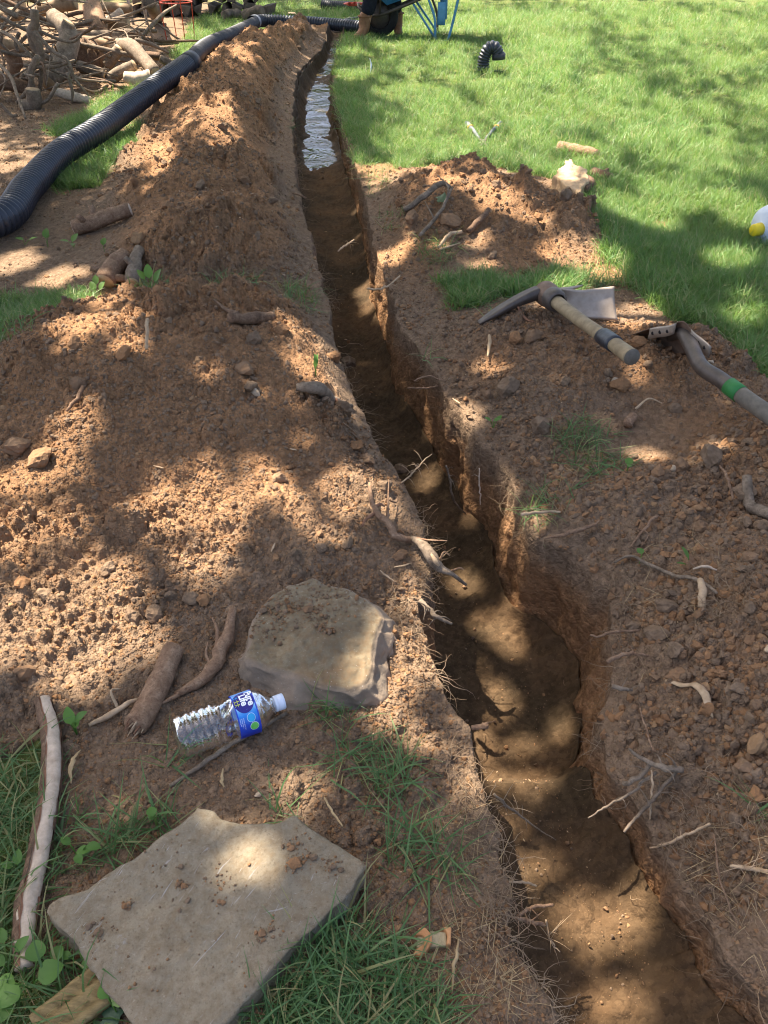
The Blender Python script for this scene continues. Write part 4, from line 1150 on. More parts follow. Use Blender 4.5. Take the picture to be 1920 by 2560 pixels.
ROCK = [(760,125),(830,150),(950,190),(1080,230),(1240,290),(1390,370),(1480,460),(1470,560),(1460,700),(1420,780),(1440,900),(1420,1090),(1370,1150),
        (1200,1215),(1000,1220),(800,1190),(620,1195),(500,1160),(380,1090),(200,1010),(105,930),(80,830),(160,720),(190,640),(180,540),(260,430),(380,280),(520,200),(650,165)]
ROCKT = [(760,135),(830,160),(950,200),(1080,245),(1230,300),(1350,385),(1395,470),(1360,560),(1320,680),(1300,780),(1300,880),(1270,980),(1210,1040),
         (1100,1085),(960,1060),(800,1020),(640,985),(500,960),(380,935),(230,880),(160,840),(165,790),(200,720),(215,650),(205,560),(275,445),(390,300),(525,215),(650,180)]
zk = 0.062
ob = np.array([P(560 + a / 3.456, 1400 + b / 3.456, 0.03)[:2] for a, b in ROCK])
ot = np.array([P(560 + a / 3.456, 1400 + b / 3.456, zk)[:2] for a, b in ROCKT])
def rs(poly, per):
    cl = np.vstack([poly, poly[:1]]); d = np.linspace(0, 1, len(cl))
    return lambda u, _o, c=cl, dd=d, ax=per: np.interp(u, dd, c[:, ax])
# walk both outlines with the same parameter
def even(poly, ref):
    cl = np.vstack([ref, ref[:1]]); d = np.r_[0, np.cumsum(np.linalg.norm(np.diff(cl, axis=0), axis=1))]; d /= d[-1]
    c2 = np.vstack([poly, poly[:1]])
    return (lambda u, _o: np.interp(u, d, c2[:, 0])), (lambda u, _o: np.interp(u, d, c2[:, 1]))
def rock_top(x, y): return zk + 0.05 * (y - 1.15)
rk = slab('boulder', ob, rock_top, 0.062, M['boulder'], None, 0.016, 40, 0.014, 16, 21, tops=even(ot, ob), undercut=0.012)
tag(obj('boulder', rk, M['boulder']), 'thick flat brown grey boulder with soil crumbs on its back, above the bottle', 'boulder')

def crumbs_on(owner, poly_test, topf, n, bbox, centres, name='soil_crumbs'):
    pts = []; k = 0
    while len(pts) < n and k < n * 60:
        k += 1
        cx, cy, r = random.choice(centres)
        x, y = random.gauss(cx, r), random.gauss(cy, r)
        if inpoly(np.array([x]), np.array([y]), poly_test)[0]: pts.append((x, y))
    pts = np.array(pts); z = topf(pts[:, 0], pts[:, 1])
    r_ = 0.0016 + 0.0022 * rng.uniform(0, 1, len(pts)) ** 2 + 0.006 * rng.uniform(0, 1, len(pts)) ** 14
    me = [(lump_mesh(300 + i, 1, 0.5), M['clod']) for i in range(4)]
    scatter(name, np.stack([pts[:, 0], pts[:, 1], z + 0.2 * r_], -1), rng.uniform(0, 6.28, (len(pts), 3)), r_, rng.integers(0, 4, len(pts)), me, owner)
def cpx(ox, oy, sc, z, lst): return [(*P(ox + a / sc, oy + b / sc, z)[:2], r) for a, b, r in lst]
crumbs_on(bpy.data.objects['boulder'], ot * 0.97 + ot.mean(0) * 0.03, lambda x, y: rock_top(x, y) + 0.014 * fbm(x, y, 0.09, 5, 24), 900, None,
          cpx(560, 1400, 3.456, zk, [(400,470,0.03),(520,400,0.03),(650,360,0.03),(760,420,0.02),(850,330,0.04),(900,600,0.012),(500,330,0.03),(330,560,0.02),(1000,250,0.03)]))
crumbs_on(fo, ol * 0.96 + ol.mean(0) * 0.04, flag_top, 330, None,
          cpx(0, 1940, 1.508, zf_, [(1110,250,0.012),(1120,330,0.012),(1250,350,0.008),(840,410,0.015),(370,600,0.012),(690,410,0.006),(480,490,0.004),(640,660,0.09),(1010,580,0.01),(600,310,0.03),(520,830,0.06),(1000,750,0.05)]))
for (a, b, r) in ((1110, 335, 0.014), (1255, 350, 0.008), (1180, 318, 0.008), (690, 410, 0.006), (470, 492, 0.006), (1022, 578, 0.005), (370, 592, 0.008)):
    q = P(a / 1.508, 1940 + b / 1.508, zf_)
    o = obj('soil_lump', CL[random.randrange(9)], None, fo); o.scale = (r, r, r * 0.8)
    o.location = (q[0], q[1], float(flag_top(np.array([q[0]]), np.array([q[1]]))[0]) + r * 0.4)
for (a, b, r) in ((720, 430, 0.012), (330, 440, 0.010), (740, 400, 0.008), (560, 300, 0.009), (470, 380, 0.008)):
    q = P(560 + a / 3.456, 1400 + b / 3.456, zk)
    o = obj('soil_lump', CL[random.randrange(9)], None, bpy.data.objects['boulder']); o.scale = (r, r, r * 0.8)
    o.location = (q[0], q[1], float(rock_top(q[0], q[1])) + 0.004)

# ------------------------------------------------------------------ water bottle
def bottle():
    zg = 0.012
    rB = 0.0375
    A = P(437, 1846, zg + rB); B = P(704, 1754, zg + rB)
    zA, zB = hz(A[0], A[1]), hz(B[0], B[1])
    A = P(437, 1846, zA + rB + 0.006); B = P(704, 1754, zB + rB + 0.004)
    Ln = np.linalg.norm(B - A); d = (B - A) / Ln
    s = nrm(np.cross(d, [0, 0, 1])); u = np.cross(s, d)
    root = empty('water_bottle', A, 'crushed clear plastic water bottle with blue label lying on the soil', 'bottle')
    k = Ln / 0.205
    def rad(x):
        x = x / k
        r = np.interp(x, [0, .001, .005, .012, .02, .09, .098, .105, .112, .118, .150, .160, .172, .184, .188, .19], [.012, .024, .030, .0328, .0335, .0335, .031, .0305, .0325, .0335, .0335, .0315, .024, .0140, .0128, .0125])
        rib = 0.0011 * np.cos(x * 2 * math.pi / 0.0145) * ((x > .014) & (x < .092))
        return (r + rib) * np.interp(x, [0, .15, .172, .19], [1.12, 1.12, 1.06, 1.0])
    nx_, na = 130, 72
    X_ = np.r_[np.linspace(0, 0.02, 16), np.linspace(0.0215, 0.188, nx_ - 16)] * k
    ph = np.linspace(-math.pi, math.pi, na, endpoint=False)
    XX, PH = np.meshgrid(X_, ph, indexing='ij')
    RR = rad(XX)
    # dents: folded facets in the crushed waist and on the shoulder, flutes on the base
    w1 = np.exp(-((XX / k - 0.098) / 0.014) ** 2); w2 = np.exp(-((XX / k - 0.166) / 0.012) ** 2)
    fold = np.abs(np.mod(PH * 3.0 / math.pi + XX / k * 60 + 0.6 * np.sin(PH * 2), 2) - 1)
    fold2 = np.abs(np.mod(PH * 2.5 / math.pi - XX / k * 40, 2) - 1)
    RR = RR - w1 * (0.010 * fold ** 1.5) - w2 * 0.006 * fold2 - 0.012 * w1 * np.exp(-((PH - 1.3) / 0.6) ** 2)
    pan = (XX / k > 0.02) & (XX / k < 0.09)
    RR = RR - 0.0012 * pan * (np.abs(np.mod(PH * 4 / math.pi, 2) - 1) < 0.18)
    RR = RR - 0.004 * np.exp(-(XX / k / 0.008) ** 2) * (0.5 + 0.5 * np.cos(5 * PH))
    RR = RR + 0.0012 * fbm(PH, XX * 30, 0.5, 3, 5)
    def pos(x, ph_, r):
        fl = 1.0 - 0.10 * np.exp(-((x / k - 0.05) / 0.06) ** 2)
        return d[None] * x[:, None] + r[:, None] * (np.cos(ph_)[:, None] * u * fl[:, None] + np.sin(ph_)[:, None] * s)
    v = pos(XX.ravel(), PH.ravel(), RR.ravel())
    ii = np.arange(v.shape[0]).reshape(XX.shape)
    f = np.stack([ii[:-1], ii[1:], np.roll(ii[1:], -1, 1), np.roll(ii[:-1], -1, 1)], -1).reshape(-1, 4)
    f = [tuple(q) for q in f] + [tuple(ii[0])]
    obj('body', np_mesh('bottle_body', v, f), M['pet'], root)
    # label sleeve
    def sleeve(name, x0, x1, a0, a1, off, m, nx=4, na=60):
        xs = np.linspace(x0, x1, nx) * k; an = np.linspace(a0, a1, na)
        xx, aa = np.meshgrid(xs, an, indexing='ij')
        v = pos(xx.ravel(), aa.ravel(), np.full(xx.size, 0.0375 + off))
        ii = np.arange(xx.size).reshape(xx.shape)
        f = np.stack([ii[:-1, :-1], ii[1:, :-1], ii[1:, 1:], ii[:-1, 1:]], -1).reshape(-1, 4)
        me = np_mesh(name, v, f); attr(me, 'around', aa.ravel()); attr(me, 'along', (xx / k).ravel())
        return me
    t = NT('bottle_label')
    ar = t.n('ShaderNodeMapRange'); ar.inputs[1].default_value = R_(-60); ar.inputs[2].default_value = R_(110); t.l(t.attr('around'), ar.inputs[0])
    nz = t.noise(140, 3, 0.6, t.objc())
    f_ = t.math('ADD', ar.outputs[0], t.math('MULTIPLY', t.math('SUBTRACT', nz, 0.5), 0.12))
    c = t.ramp(f_, [(0.0, (0.35, 0.55, 0.85)), (0.16, (0.16, 0.38, 0.80)), (0.45, (0.26, 0.60, 0.90)), (0.58, (0.03, 0.26, 0.74)), (0.75, (0.010, 0.075, 0.52)), (1.0, (0.012, 0.03, 0.34))])
    e1 = t.ramp(t.attr('along'), [(0.0, (0,) * 3), (1.0, (1,) * 3)])
    edge = t.math('LESS_THAN', t.math('MINIMUM', t.math('SUBTRACT', t.attr('along'), 0.112), t.math('SUBTRACT', 0.152, t.attr('along'))), 0.0025)
    c = t.mix(edge, c, (0.012, 0.055, 0.50))
    lm = t.done(t.bsdf(c, 0.35, 0.5))
    lab = obj('label', sleeve('bottle_label', 0.112, 0.152, -math.pi, math.pi, 0.0008, lm), lm, root)
    def disc(name, cx, ca, r, off, m, ry=None):
        an = np.linspace(0, 2 * math.pi, 36, endpoint=False); ring = []
        for q in (0.0, 0.5, 1.0):
            ring.append(pos(np.full(36, cx * k) + np.cos(an) * r * q, ca + np.sin(an) * (ry or r) * q / 0.0375, np.full(36, 0.0375 + off)))
        v = np.vstack(ring); ii = np.arange(108).reshape(3, 36)
        f = np.stack([ii[:-1], np.roll(ii[:-1], -1, 1), np.roll(ii[1:], -1, 1), ii[1:]], -1).reshape(-1, 4)
        return obj(name, np_mesh(name, v, f), m, lab)
    disc('brand_disc', 0.1315, R_(2), 0.0175, 0.0012, M['navy'], 0.022)
    disc('seal_ring', 0.1365, R_(50), 0.0072, 0.0012, M['white'], 0.0078); disc('seal', 0.1365, R_(50), 0.0066, 0.0015, M['cyanp'], 0.0072)
    disc('seal_ring', 0.1395, R_(75), 0.0075, 0.0012, M['white'], 0.0080); disc('seal', 0.1395, R_(75), 0.0068, 0.0015, M['greenp'], 0.0073)
    def text(body, size, cx, a0, off=0.0016, m=M['white'], bold=0.0):
        cu = bpy.data.curves.new('lettering', 'FONT'); cu.body = body; cu.size = size; cu.resolution_u = 3; cu.offset = bold
        to = bpy.data.objects.new('lettering', cu); me0 = to.to_mesh()
        co = np.array([q.co[:] for q in me0.vertices]); fs = [tuple(q.vertices) for q in me0.polygons]
        to.to_mesh_clear(); bpy.data.objects.remove(to); bpy.data.curves.remove(cu)
        v = pos(np.full(len(co), cx * k) + co[:, 1], a0 + co[:, 0] / 0.0375, np.full(len(co), 0.0375 + off))
        obj('lettering', np_mesh('lettering', v, fs, False), m, lab)
    text('Pure', 0.0165, 0.1385, R_(-27), bold=0.0006)
    text('Life', 0.0165, 0.1265, R_(-20), bold=0.0006)
    # the three little figures under the name
    for j, (ca, m) in enumerate(((R_(-14), M['cyanp']), (R_(-1), M['yellowp']), (R_(9), M['yellowp']))):
        disc('figure', 0.1225, ca, 0.0011, 0.0017, m)
        for (x0_, a0_, x1_, a1_) in ((0.1215, 0, 0.1175, 0), (0.1205, -0.09, 0.1205, 0.09), (0.1175, 0, 0.1145, -0.07), (0.1175, 0, 0.1145, 0.07)):
            xs = np.linspace(x0_, x1_, 4) * k; an = np.linspace(ca + a0_, ca + a1_, 4)
            MB().tube(pos(xs, an, np.full(4, 0.0390)), 0.0004, 5).build('figure', m, lab)
    for j in range(3):
        text('drinking water 16.9 fl oz'[:20 - 4 * j], 0.0026, 0.1215 - 0.0032 * j, R_(45), m=M['white'])
    # neck finish and cap
    nk = MB().lathe(d * 0.186 * k, d, [(0, .0126), (.001, .0155), (.0026, .0155), (.003, .0128), (.004, .0128)], 28).build('neck_ring', M['pet'], root)
    pr = [(0, .0), (0.0, .0138), (.0012, .0143), (.0042, .0143), (.0046, .0136), (.0052, .0136), (.0056, .0143), (.0165, .0143), (.0175, .0132), (.0175, 0)]
    cp = MB().lathe(d * 0.1905 * k, d, pr, 40); cp.build('cap', M['cap'], root)
bottle()

# ------------------------------------------------------------------ sticks, roots and logs
def kink(w, r, seed):
    s = np.arange(len(w)) * .55
    j = np.stack([fbm(s, s * 0 + seed + q * 3.3, 1.0, 3, seed + q) for q in range(3)], -1)
    r = min(r, .045 * float(np.linalg.norm(w[-1] - w[0])))
    return w + j * r * np.sin(np.linspace(0.1, math.pi - .1, len(w)))[:, None]
def gpath(pts, n=16, lift=0.0):
    """pts: (px, py[, height above ground])"""
    w = [G(q[0], q[1], 0) + np.array([0, 0, (q[2] if len(q) > 2 else 0) + lift]) for q in pts]
    return spline(w, n)
def stick(name, pts, r, m, label, cat, group=None, n=16, rough=0.25, k=9, twigs=(), flat=1.0):
    w = gpath(pts, n)
    r = np.atleast_1d(np.asarray(r, float))
    org = w[0].copy()
    root = None
    w = kink(w, 1.1 * float(r.max()), random.randint(0, 99))
    mb = MB().tube(w, r if len(r) > 1 else float(r[0]), k, rough, True, random.randint(0, 999), flat=flat)
    o = mb.build(name, m)
    for tw in twigs:
        p, rr = tw[0], tw[1]
        MB().tube(gpath(p, 9), [rr, rr * 0.7, rr * 0.35], 6, 0.2, True, random.randint(0, 99)).build('side_root' if 'root' in name else 'twig', m if len(tw) < 3 else tw[2], o)
    return tag(o, label, cat, group)

# long branch at the left, its bark torn off along one side
bp = [(118,1775,.022),(138,1860,.022),(140,1960,.020),(128,2060,.020),(104,2180,.020),(84,2280,.020),(74,2360,.018),(72,2435,.016)]
w = gpath(bp, 60); rad = np.array([.014,.0165,.0165,.0155,.0165,.017,.0155,.0135])
o = empty('stripped_branch', w[0], 'long dead branch with pale stripped wood on the left grass', 'branch')
mb = MB().tube(w - w[0], rad * 0.93, 24, 0.28, True, 5); mb.build('wood', M['wood'], o)
mb = MB().tube(w - w[0], rad * 1.05, 18, 0.14, False, 5, arc=(R_(172), R_(432)), wob=.4); mb.build('bark', M['bark'], o)
mb = MB().tube(w - w[0], rad * 0.985, 4, 0.14, False, 5, arc=(R_(66), R_(80)), wob=.4); mb.build('inner_bark', M['redwood'], o)
mb = MB().tube(w - w[0], rad * 0.985, 4, 0.20, False, 9, arc=(R_(166), R_(176)), wob=.4); mb.build('inner_bark', M['redwood'], o)

# broken log by the bottle with a splintered end
w = gpath([(440,1640,.016),(405,1720,.020),(368,1800,.020),(345,1838,.020)], 26)
o = empty('broken_log', w[0], 'short broken log with a splintered end beside the bottle base', 'log')
MB().tube(w - w[0], [.020,.0215,.0220,.0215], 18, 0.16, True, 12).build('bark', M['root'], o)
e0 = w[-1] - w[0]; dd = nrm(w[-1] - w[-3])
for j in range(26):
    a = random.uniform(0, 6.28); rr = random.uniform(0.003, 0.019)
    b = nrm(np.cross(dd, [0, 0, 1])); c = np.cross(b, dd)
    st = e0 - dd * 0.03 + b * rr * math.cos(a) + c * rr * math.sin(a)
    MB().tube([st, st + dd * random.uniform(.016, .028), st + dd * random.uniform(.030, .050) + b * random.uniform(-.006, .006) + c * random.uniform(-.004, .004)], [.0042, .003, .0006], 5, .3).build('splinter', (M['paleroot'], M['root'], M['redwood'])[j % 3], o)

stick('forked_root', [(588,1548,.012),(570,1610,.014),(540,1680,.014),(500,1715,.012),(440,1745,.008)], [.008,.013,.015,.011,.006], M['root'], 'forked brown root piece lying between the broken log and the boulder', 'root',
      twigs=[([(545,1655,.015),(548,1600,.025),(535,1565,.02)], .005), ([(540,1690,.012),(520,1660,.02),(525,1630,.02)], .004), ([(450,1745,.008),(400,1780,.006)], .005)], rough=0.35)
stick('twig', [(718,1790,.006),(640,1838,.006),(560,1885,.005),(490,1930,.005),(425,1970,.004)], [.0035,.004,.0045,.0042,.003], M['greybark'], 'thin straight grey twig lying along the front of the bottle', 'twig', n=24)
stick('root', [(225,1820,.006),(270,1800,.012),(320,1780,.01),(350,1760,.01)], [.003,.006,.005,.003], M['paleroot'], 'pale crooked root left of the broken log', 'root', twigs=[([(300,1785,.012),(290,1765,.03),(310,1750,.02)], .003)])
# the torn roots on the left bank
stick('torn_root', [(925,1240,.03),(930,1290,.035),(955,1325,.03),(985,1360,.025),(1020,1368,.02),(1045,1362,.02)], [.004,.006,.0085,.009,.008,.005], M['root'], 'curved torn root with red splinters on the left trench bank', 'root',
      twigs=[([(968,1330,.03),(970,1290,.04),(972,1245,.05)], .004), ([(940,1310,.03),(915,1325,.03),(905,1332,.02)], .005, M['redwood']), ([(935,1300,.035),(950,1295,.045),(962,1298,.04)], .005, M['redwood']), ([(975,1280,.035),(990,1282,.03),(993,1272,.03)], .003)])
w = [P(1030,1345,.02), P(1060,1365,.035), P(1080,1395,.03), P(1100,1420,.01), P(1130,1435,.0), P(1165,1462,-.04)]
o = MB().tube(spline(w, 26), [.006,.012,.014,.010,.005,.003], 12, .25, True, 3).build('cut_root', M['greybark'])
tag(o, 'thick grey cut root with a white scar at the trench lip', 'root')
MB().tube(spline([P(1078,1385,.045), P(1088,1402,.042), P(1098,1415,.032)], 8), [.002,.006,.002], 9, .3).build('scar', M['paleroot'], o)
for a in ([(1040,1345,.03),(1070,1350,.05),(1118,1352,.05)], [(1100,1400,.03),(1110,1380,.05),(1125,1390,.04)], [(1120,1430,.0),(1150,1420,.02),(1160,1425,.02)]):
    MB().tube(spline([P(*q) for q in a], 9), [.0028,.002,.001], 6, .3).build('side_root', M['root'], o)

def dangle(name, pts, r, m, label, cat='root', twigs=0, group=None, n=14):
    """a root that sticks out of the trench side: (px, py, height)"""
    r = np.asarray(r) * .72
    w = kink(spline([P(*q) for q in pts], n + 8)[:n + 8], 2.2 * float(r.max()), random.randint(0, 99))
    o = tag(MB().tube(w, r, 8, .4, True, random.randint(0, 99)).build(name, m), label, cat, group)
    for j in range(twigs):
        i = random.randrange(2, n - 1); q = w[i]
        v = nrm([random.gauss(0, 1), random.gauss(0, 1), random.gauss(0.1, 0.7)]) * random.uniform(.015, .05)
        rr = (r[0] if np.ndim(r) else r) * 0.35
        MB().tube(spline([q, q + v * .5 + np.array([0, 0, .006]), q + v + np.array([0, .004, -.004])], 6), [rr, rr * .7, rr * .3], 5, .2).build('side_root', m, o)
    return o
dangle('root', [(1600,1575,-.01),(1540,1580,.0),(1500,1590,.0),(1475,1588,.0)], [.003,.004,.0035,.003], M['root'], 'thin root sticking out over the trench, upper of two', twigs=5)
dangle('root', [(1620,1640,.0),(1580,1632,.01),(1545,1640,.01),(1518,1655,.01)], [.003,.005,.006,.006], M['root'], 'hooked cut root with a pale end, lower of two over the trench', twigs=5)
dangle('root', [(1580,1725,-.01),(1555,1722,.0),(1530,1715,.0)], [.004,.006,.006], M['greybark'], 'stubby dark root end at the darkest bend of the trench', twigs=2)
dangle('root', [(1705,1925,.0),(1660,1920,.01),(1610,1900,.01),(1572,1872,.02)], [.008,.0075,.005,.003], M['greybark'], 'thick grey root lying across the right trench lip', twigs=3)
dangle('root', [(1630,1905,.0),(1600,1940,.0),(1575,1955,-.01),(1560,1960,-.02)], [.005,.006,.006,.006], M['greybark'], 'short bent grey root hanging at the right lip', twigs=1)
dangle('root', [(1640,1930,-.01),(1590,1970,-.02),(1530,2010,-.04),(1470,2045,-.06)], [.004,.0035,.003,.0015], M['greybark'], 'long straight grey root pointing into the trench', twigs=6)
dangle('root', [(1690,1930,-.01),(1640,1990,-.03),(1590,2040,-.05),(1560,2080,-.07)], [.004,.005,.004,.003], M['greybark'], 'split grey root slanting down into the near trench', twigs=4)
dangle('root', [(1628,1925,.0),(1632,1970,-.02),(1628,2040,-.07),(1628,2095,-.12)], [.002,.003,.0025,.002], M['paleroot'], 'straw coloured root hanging straight down the right wall', twigs=1)
dangle('root', [(1625,2120,-.1),(1680,2105,-.06),(1730,2080,-.03),(1775,2060,.0)], [.002,.0035,.003,.003], M['paleroot'], 'pale root looping along the top of the right wall', twigs=2)
dangle('root', [(1600,1770,.0),(1625,1860,.0),(1640,1880,.0)], [.002,.0025,.002], M['root'], 'thin root on the right bank above the step', twigs=2)
dangle('root', [(1825,2165,-.01),(1870,2170,.0),(1925,2180,.0)], [.003,.005,.005], M['paleroot'], 'bleached root at the right edge of the picture', twigs=6)
dangle('root', [(1785,2085,.0),(1800,2200,-.02),(1850,2330,-.06),(1905,2440,-.08)], [.002,.002,.0015,.001], M['root'], 'long hair thin root trailing down the right bank', twigs=8)
dangle('root', [(1268,2205,-.03),(1310,2205,-.05),(1340,2215,-.07)], [.002,.003,.002], M['paleroot'], 'tan root jutting from the left trench wall', twigs=1)
dangle('root', [(1295,2290,-.03),(1330,2270,-.04),(1382,2262,-.05)], [.004,.004,.003], M['root'], 'pale root jutting straight out of the left wall, upper of two', twigs=4)
dangle('root', [(1290,2295,-.02),(1325,2303,-.04),(1360,2312,-.06)], [.004,.005,.004], M['root'], 'blunt root jutting from the left wall, lower of two', twigs=6)
dangle('root', [(1365,2300,-.05),(1375,2350,-.10),(1400,2380,-.12)], [.002,.002,.001], M['paleroot'], 'frizzy rootlets hanging below the left wall roots', twigs=12)
dangle('root', [(1235,1985,-.01),(1275,2020,-.05),(1330,2060,-.10),(1390,2100,-.15)], [.003,.003,.002,.001], M['greybark'], 'tangle of dark rootlets hanging over the near left wall', twigs=12)
dangle('root', [(1180,1820,.01),(1215,1815,.02),(1205,1812,.02)], [.006,.007,.006], M['root'], 'short cut root with a pale tip on the left bank by the step', twigs=1)
dangle('root', [(1050,1500,.0),(1090,1540,-.01),(1130,1560,-.03)], [.008,.007,.004], M['greybark'], 'dark root under the boulder corner', twigs=8)
dangle('root', [(1000,1210,.0),(1040,1175,.01),(1060,1150,.02),(1080,1135,.03)], [.003,.0025,.002,.001], M['paleroot'], 'branching pale root with a frizzy tip over the middle trench', twigs=14)
dangle('root', [(1115,1165,-.02),(1125,1200,-.08),(1135,1250,-.16),(1165,1285,-.24)], [.003,.004,.004,.002], M['greybark'], 'dark root hanging down into the middle trench', twigs=6)
dangle('root', [(1198,1170,-.04),(1200,1220,-.10),(1201,1262,-.15)], [.002,.003,.002], M['wood'], 'white straight root standing against the right wall', twigs=1)
dangle('root', [(1400,1280,.0),(1350,1280,.01),(1302,1286,.01)], [.004,.005,.006], M['paleroot'], 'straight pale cut root on the right bank in sun', twigs=1)
dangle('root', [(1365,1345,.01),(1420,1335,.02),(1480,1315,.02),(1500,1300,.03)], [.003,.007,.006,.002], M['root'], 'weathered forked root scrap on the right bank', twigs=9)
dangle('root', [(1120,955,-.02),(1070,940,.0),(1035,952,.0)], [.002,.003,.003], M['root'], 'thin curved root, upper of two near the trench middle', twigs=3)
dangle('root', [(1095,965,-.02),(1060,970,-.01),(1018,970,-.01)], [.002,.003,.002], M['root'], 'thin straight root, lower of two near the trench middle', twigs=2)
dangle('root', [(1000,690,.02),(960,720,.01),(918,722,.0)], [.004,.005,.005], M['paleroot'], 'bleached root end poking over the far trench lip', twigs=7)
dangle('root', [(885,600,.0),(860,615,.0),(845,628,-.01)], [.004,.006,.004], M['paleroot'], 'pale root fork at the narrow far bend', twigs=4)
dangle('root', [(720,480,.02),(755,490,.02),(765,495,.01)], [.004,.006,.005], M['root'], 'small cut root on the far left lip', twigs=2)
# loose sticks lying on the soil
stick('stick', [(1530,1425,.012),(1570,1418,.02),(1620,1432,.02),(1680,1452,.018),(1740,1478,.015),(1785,1502,.012)], [.002,.003,.004,.0042,.004,.003], M['greybark'], 'long curved brown stick across the right soil bank', 'stick', n=24)
stick('root', [(1570,1385,.01),(1600,1350,.015),(1625,1325,.02),(1640,1310,.025)], [.0015,.003,.004,.003], M['root'], 'forked root scrap above the long curved stick', 'root', twigs=[([(1600,1350,.015),(1580,1355,.03)], .002), ([(1605,1345,.015),(1615,1360,.02),(1600,1375,.01)], .002)])
stick('bark_strip', [(1660,1712,.012),(1700,1725,.018),(1735,1755,.018),(1760,1790,.012),(1778,1805,.008)], [.003,.0065,.007,.006,.001], M['paleroot'], 'curved whitish bark strip on the cloddy right bank', 'bark', rough=.8, flat=.45)
stick('root', [(1742,1475,.02),(1745,1500,.02),(1752,1525,.01)], [.006,.008,.008], M['paleroot'], 'short pale root stub beside the long curved stick', 'root')
stick('bark_chip', [(1728,1437,.010),(1755,1438,.010),(1788,1437,.008)], [.0015,.0032,.0015], M['wood'], 'white wood sliver on the right bank', 'wood chip')
stick('root', [(1788,1198,.02),(1805,1230,.02),(1830,1260,.01)], [.002,.0035,.003], M['root'], 'reddish root lying in the upper right soil', 'root')
stick('root_stub', [(1850,1235,.03),(1870,1270,.02),(1925,1300,.02)], [.010,.013,.014], M['greybark'], 'thick dark root stub with broken tip at the right edge', 'root', rough=.4)
stick('root', [(1585,1035,.02),(1575,1050,.022),(1568,1062,.02)], [.013,.014,.013], M['root'], 'short thick root piece below the mattock handle', 'root', twigs=[([(1590,1020,.02),(1620,1005,.03),(1655,1012,.02)], .004, M['paleroot'])])
stick('bark_chip', [(1218,905,.012),(1222,885,.02),(1220,870,.02)], [.003,.0065,.004], M['palewood'], 'pale wood chip standing in the sunlit soil below the mattock', 'wood chip')
stick('bark_chip', [(1290,805,.012),(1310,812,.012),(1335,820,.01)], [.003,.005,.001], M['redwood'], 'torn pinkish bark chip near the mattock point', 'wood chip')
stick('stick', [(1010,550,.02),(1060,525,.04),(1100,500,.05),(1130,498,.04)], [.012,.014,.012,.006], M['greybark'], 'bent thick grey stick on the lawn edge soil heap', 'stick', rough=.3)
stick('stick', [(1048,605,.02),(1085,570,.04),(1110,545,.05),(1128,505,.06)], [.008,.008,.007,.004], M['greybark'], 'dark forked stick on the lawn edge soil heap', 'stick', twigs=[([(1085,570,.04),(1060,550,.06)], .004), ([(1110,545,.05),(1118,520,.07),(1090,490,.07)], .005)])
stick('stick', [(1170,590,.02),(1195,565,.03),(1220,540,.03)], [.012,.014,.010], M['bark'], 'short dark stick low on the lawn edge soil heap', 'stick')
stick('root', [(1095,630,.01),(1120,610,.03),(1152,597,.03)], [.006,.008,.007], M['paleroot'], 'pale cut root in front of the lawn edge heap', 'root', twigs=[([(1100,632,.01),(1150,620,.015)], .006)])
stick('stick', [(580,835,.02),(640,815,.02),(680,798,.02)], [.014,.017,.015], M['bark'], 'thick short brown stick on the crest of the near left heap', 'stick', rough=.3, twigs=[([(600,825,.02),(570,800,.02),(540,780,.02)], .008)])
stick('bark_slab', [(745,990,.012),(790,1005,.02),(840,1015,.02),(880,1030,.012)], [.010,.016,.016,.006], M['greybark'], 'dark bark slab at the left trench lip', 'bark', rough=.4)
stick('root', [(838,1020,.02),(860,1040,.02),(868,1050,.015)], [.006,.010,.007], M['redwood'], 'reddish root end with pale tip at the left trench lip', 'root', rough=.4)
stick('stick', [(170,1040,.01),(195,1020,.02),(215,990,.02)], [.003,.006,.005], M['bark'], 'small dark stick on the upper left of the near heap', 'stick')
stick('root', [(370,890,.02),(378,870,.05),(380,855,.06)], [.004,.005,.005], M['paleroot'], 'tiny upright pale root on top of the near heap', 'root')
for pts, lab in (([(1130,1012),(1150,1020)], 'white bark flake on the near heap by the lip'), ([(725,1125),(742,1132)], 'white bark flake in the middle of the near heap'), ([(387,1180),(412,1187)], 'small white bark flake in the shade of the near heap'),
                 ([(950,1440),(985,1462)], 'pale bark scrap right above the boulder'), ([(985,1430),(1030,1420)], 'white rootlet above the boulder corner'), ([(680,1400),(690,1380)], 'curled pale fibre on the near heap'), ([(185,1345),(187,1370)], 'thin pale splinter standing in the sunlit left soil'),
                 ([(860,1085),(890,1090)], 'pale root scrap near the left lip in shade')):
    stick('bark_flake', [(a, b, .008) for a, b in pts], [.001, .0026, .0012], M['paleroot'], lab, 'wood chip', rough=.8, n=7, flat=.35)
stick('straw', [(812,2010,.012),(835,2050,.02),(858,2090,.015)], [.0016,.0022,.0012], M['straw'], 'pale dry stem right of the flagstone top corner', 'straw')
stick('straw', [(1145,2360,.01),(1135,2420,.02),(1128,2495,.012)], [.001,.0028,.001], M['straw'], 'flat dry straw blade below the terracotta shard', 'straw')
stick('dry_leaf', [(560,1930,.006),(556,1960,.008),(562,1975,.006)], [.001,.0032,.001], M['straw'], 'curled dry leaf below the bottle', 'leaf', rough=.9, flat=.2)
stick('dry_leaf', [(205,1885,.01),(190,1930,.02),(185,1975,.01)], [.001,.0045,.001], M['straw'], 'dry tan leaf beside the stripped branch', 'leaf', rough=.9, flat=.2)
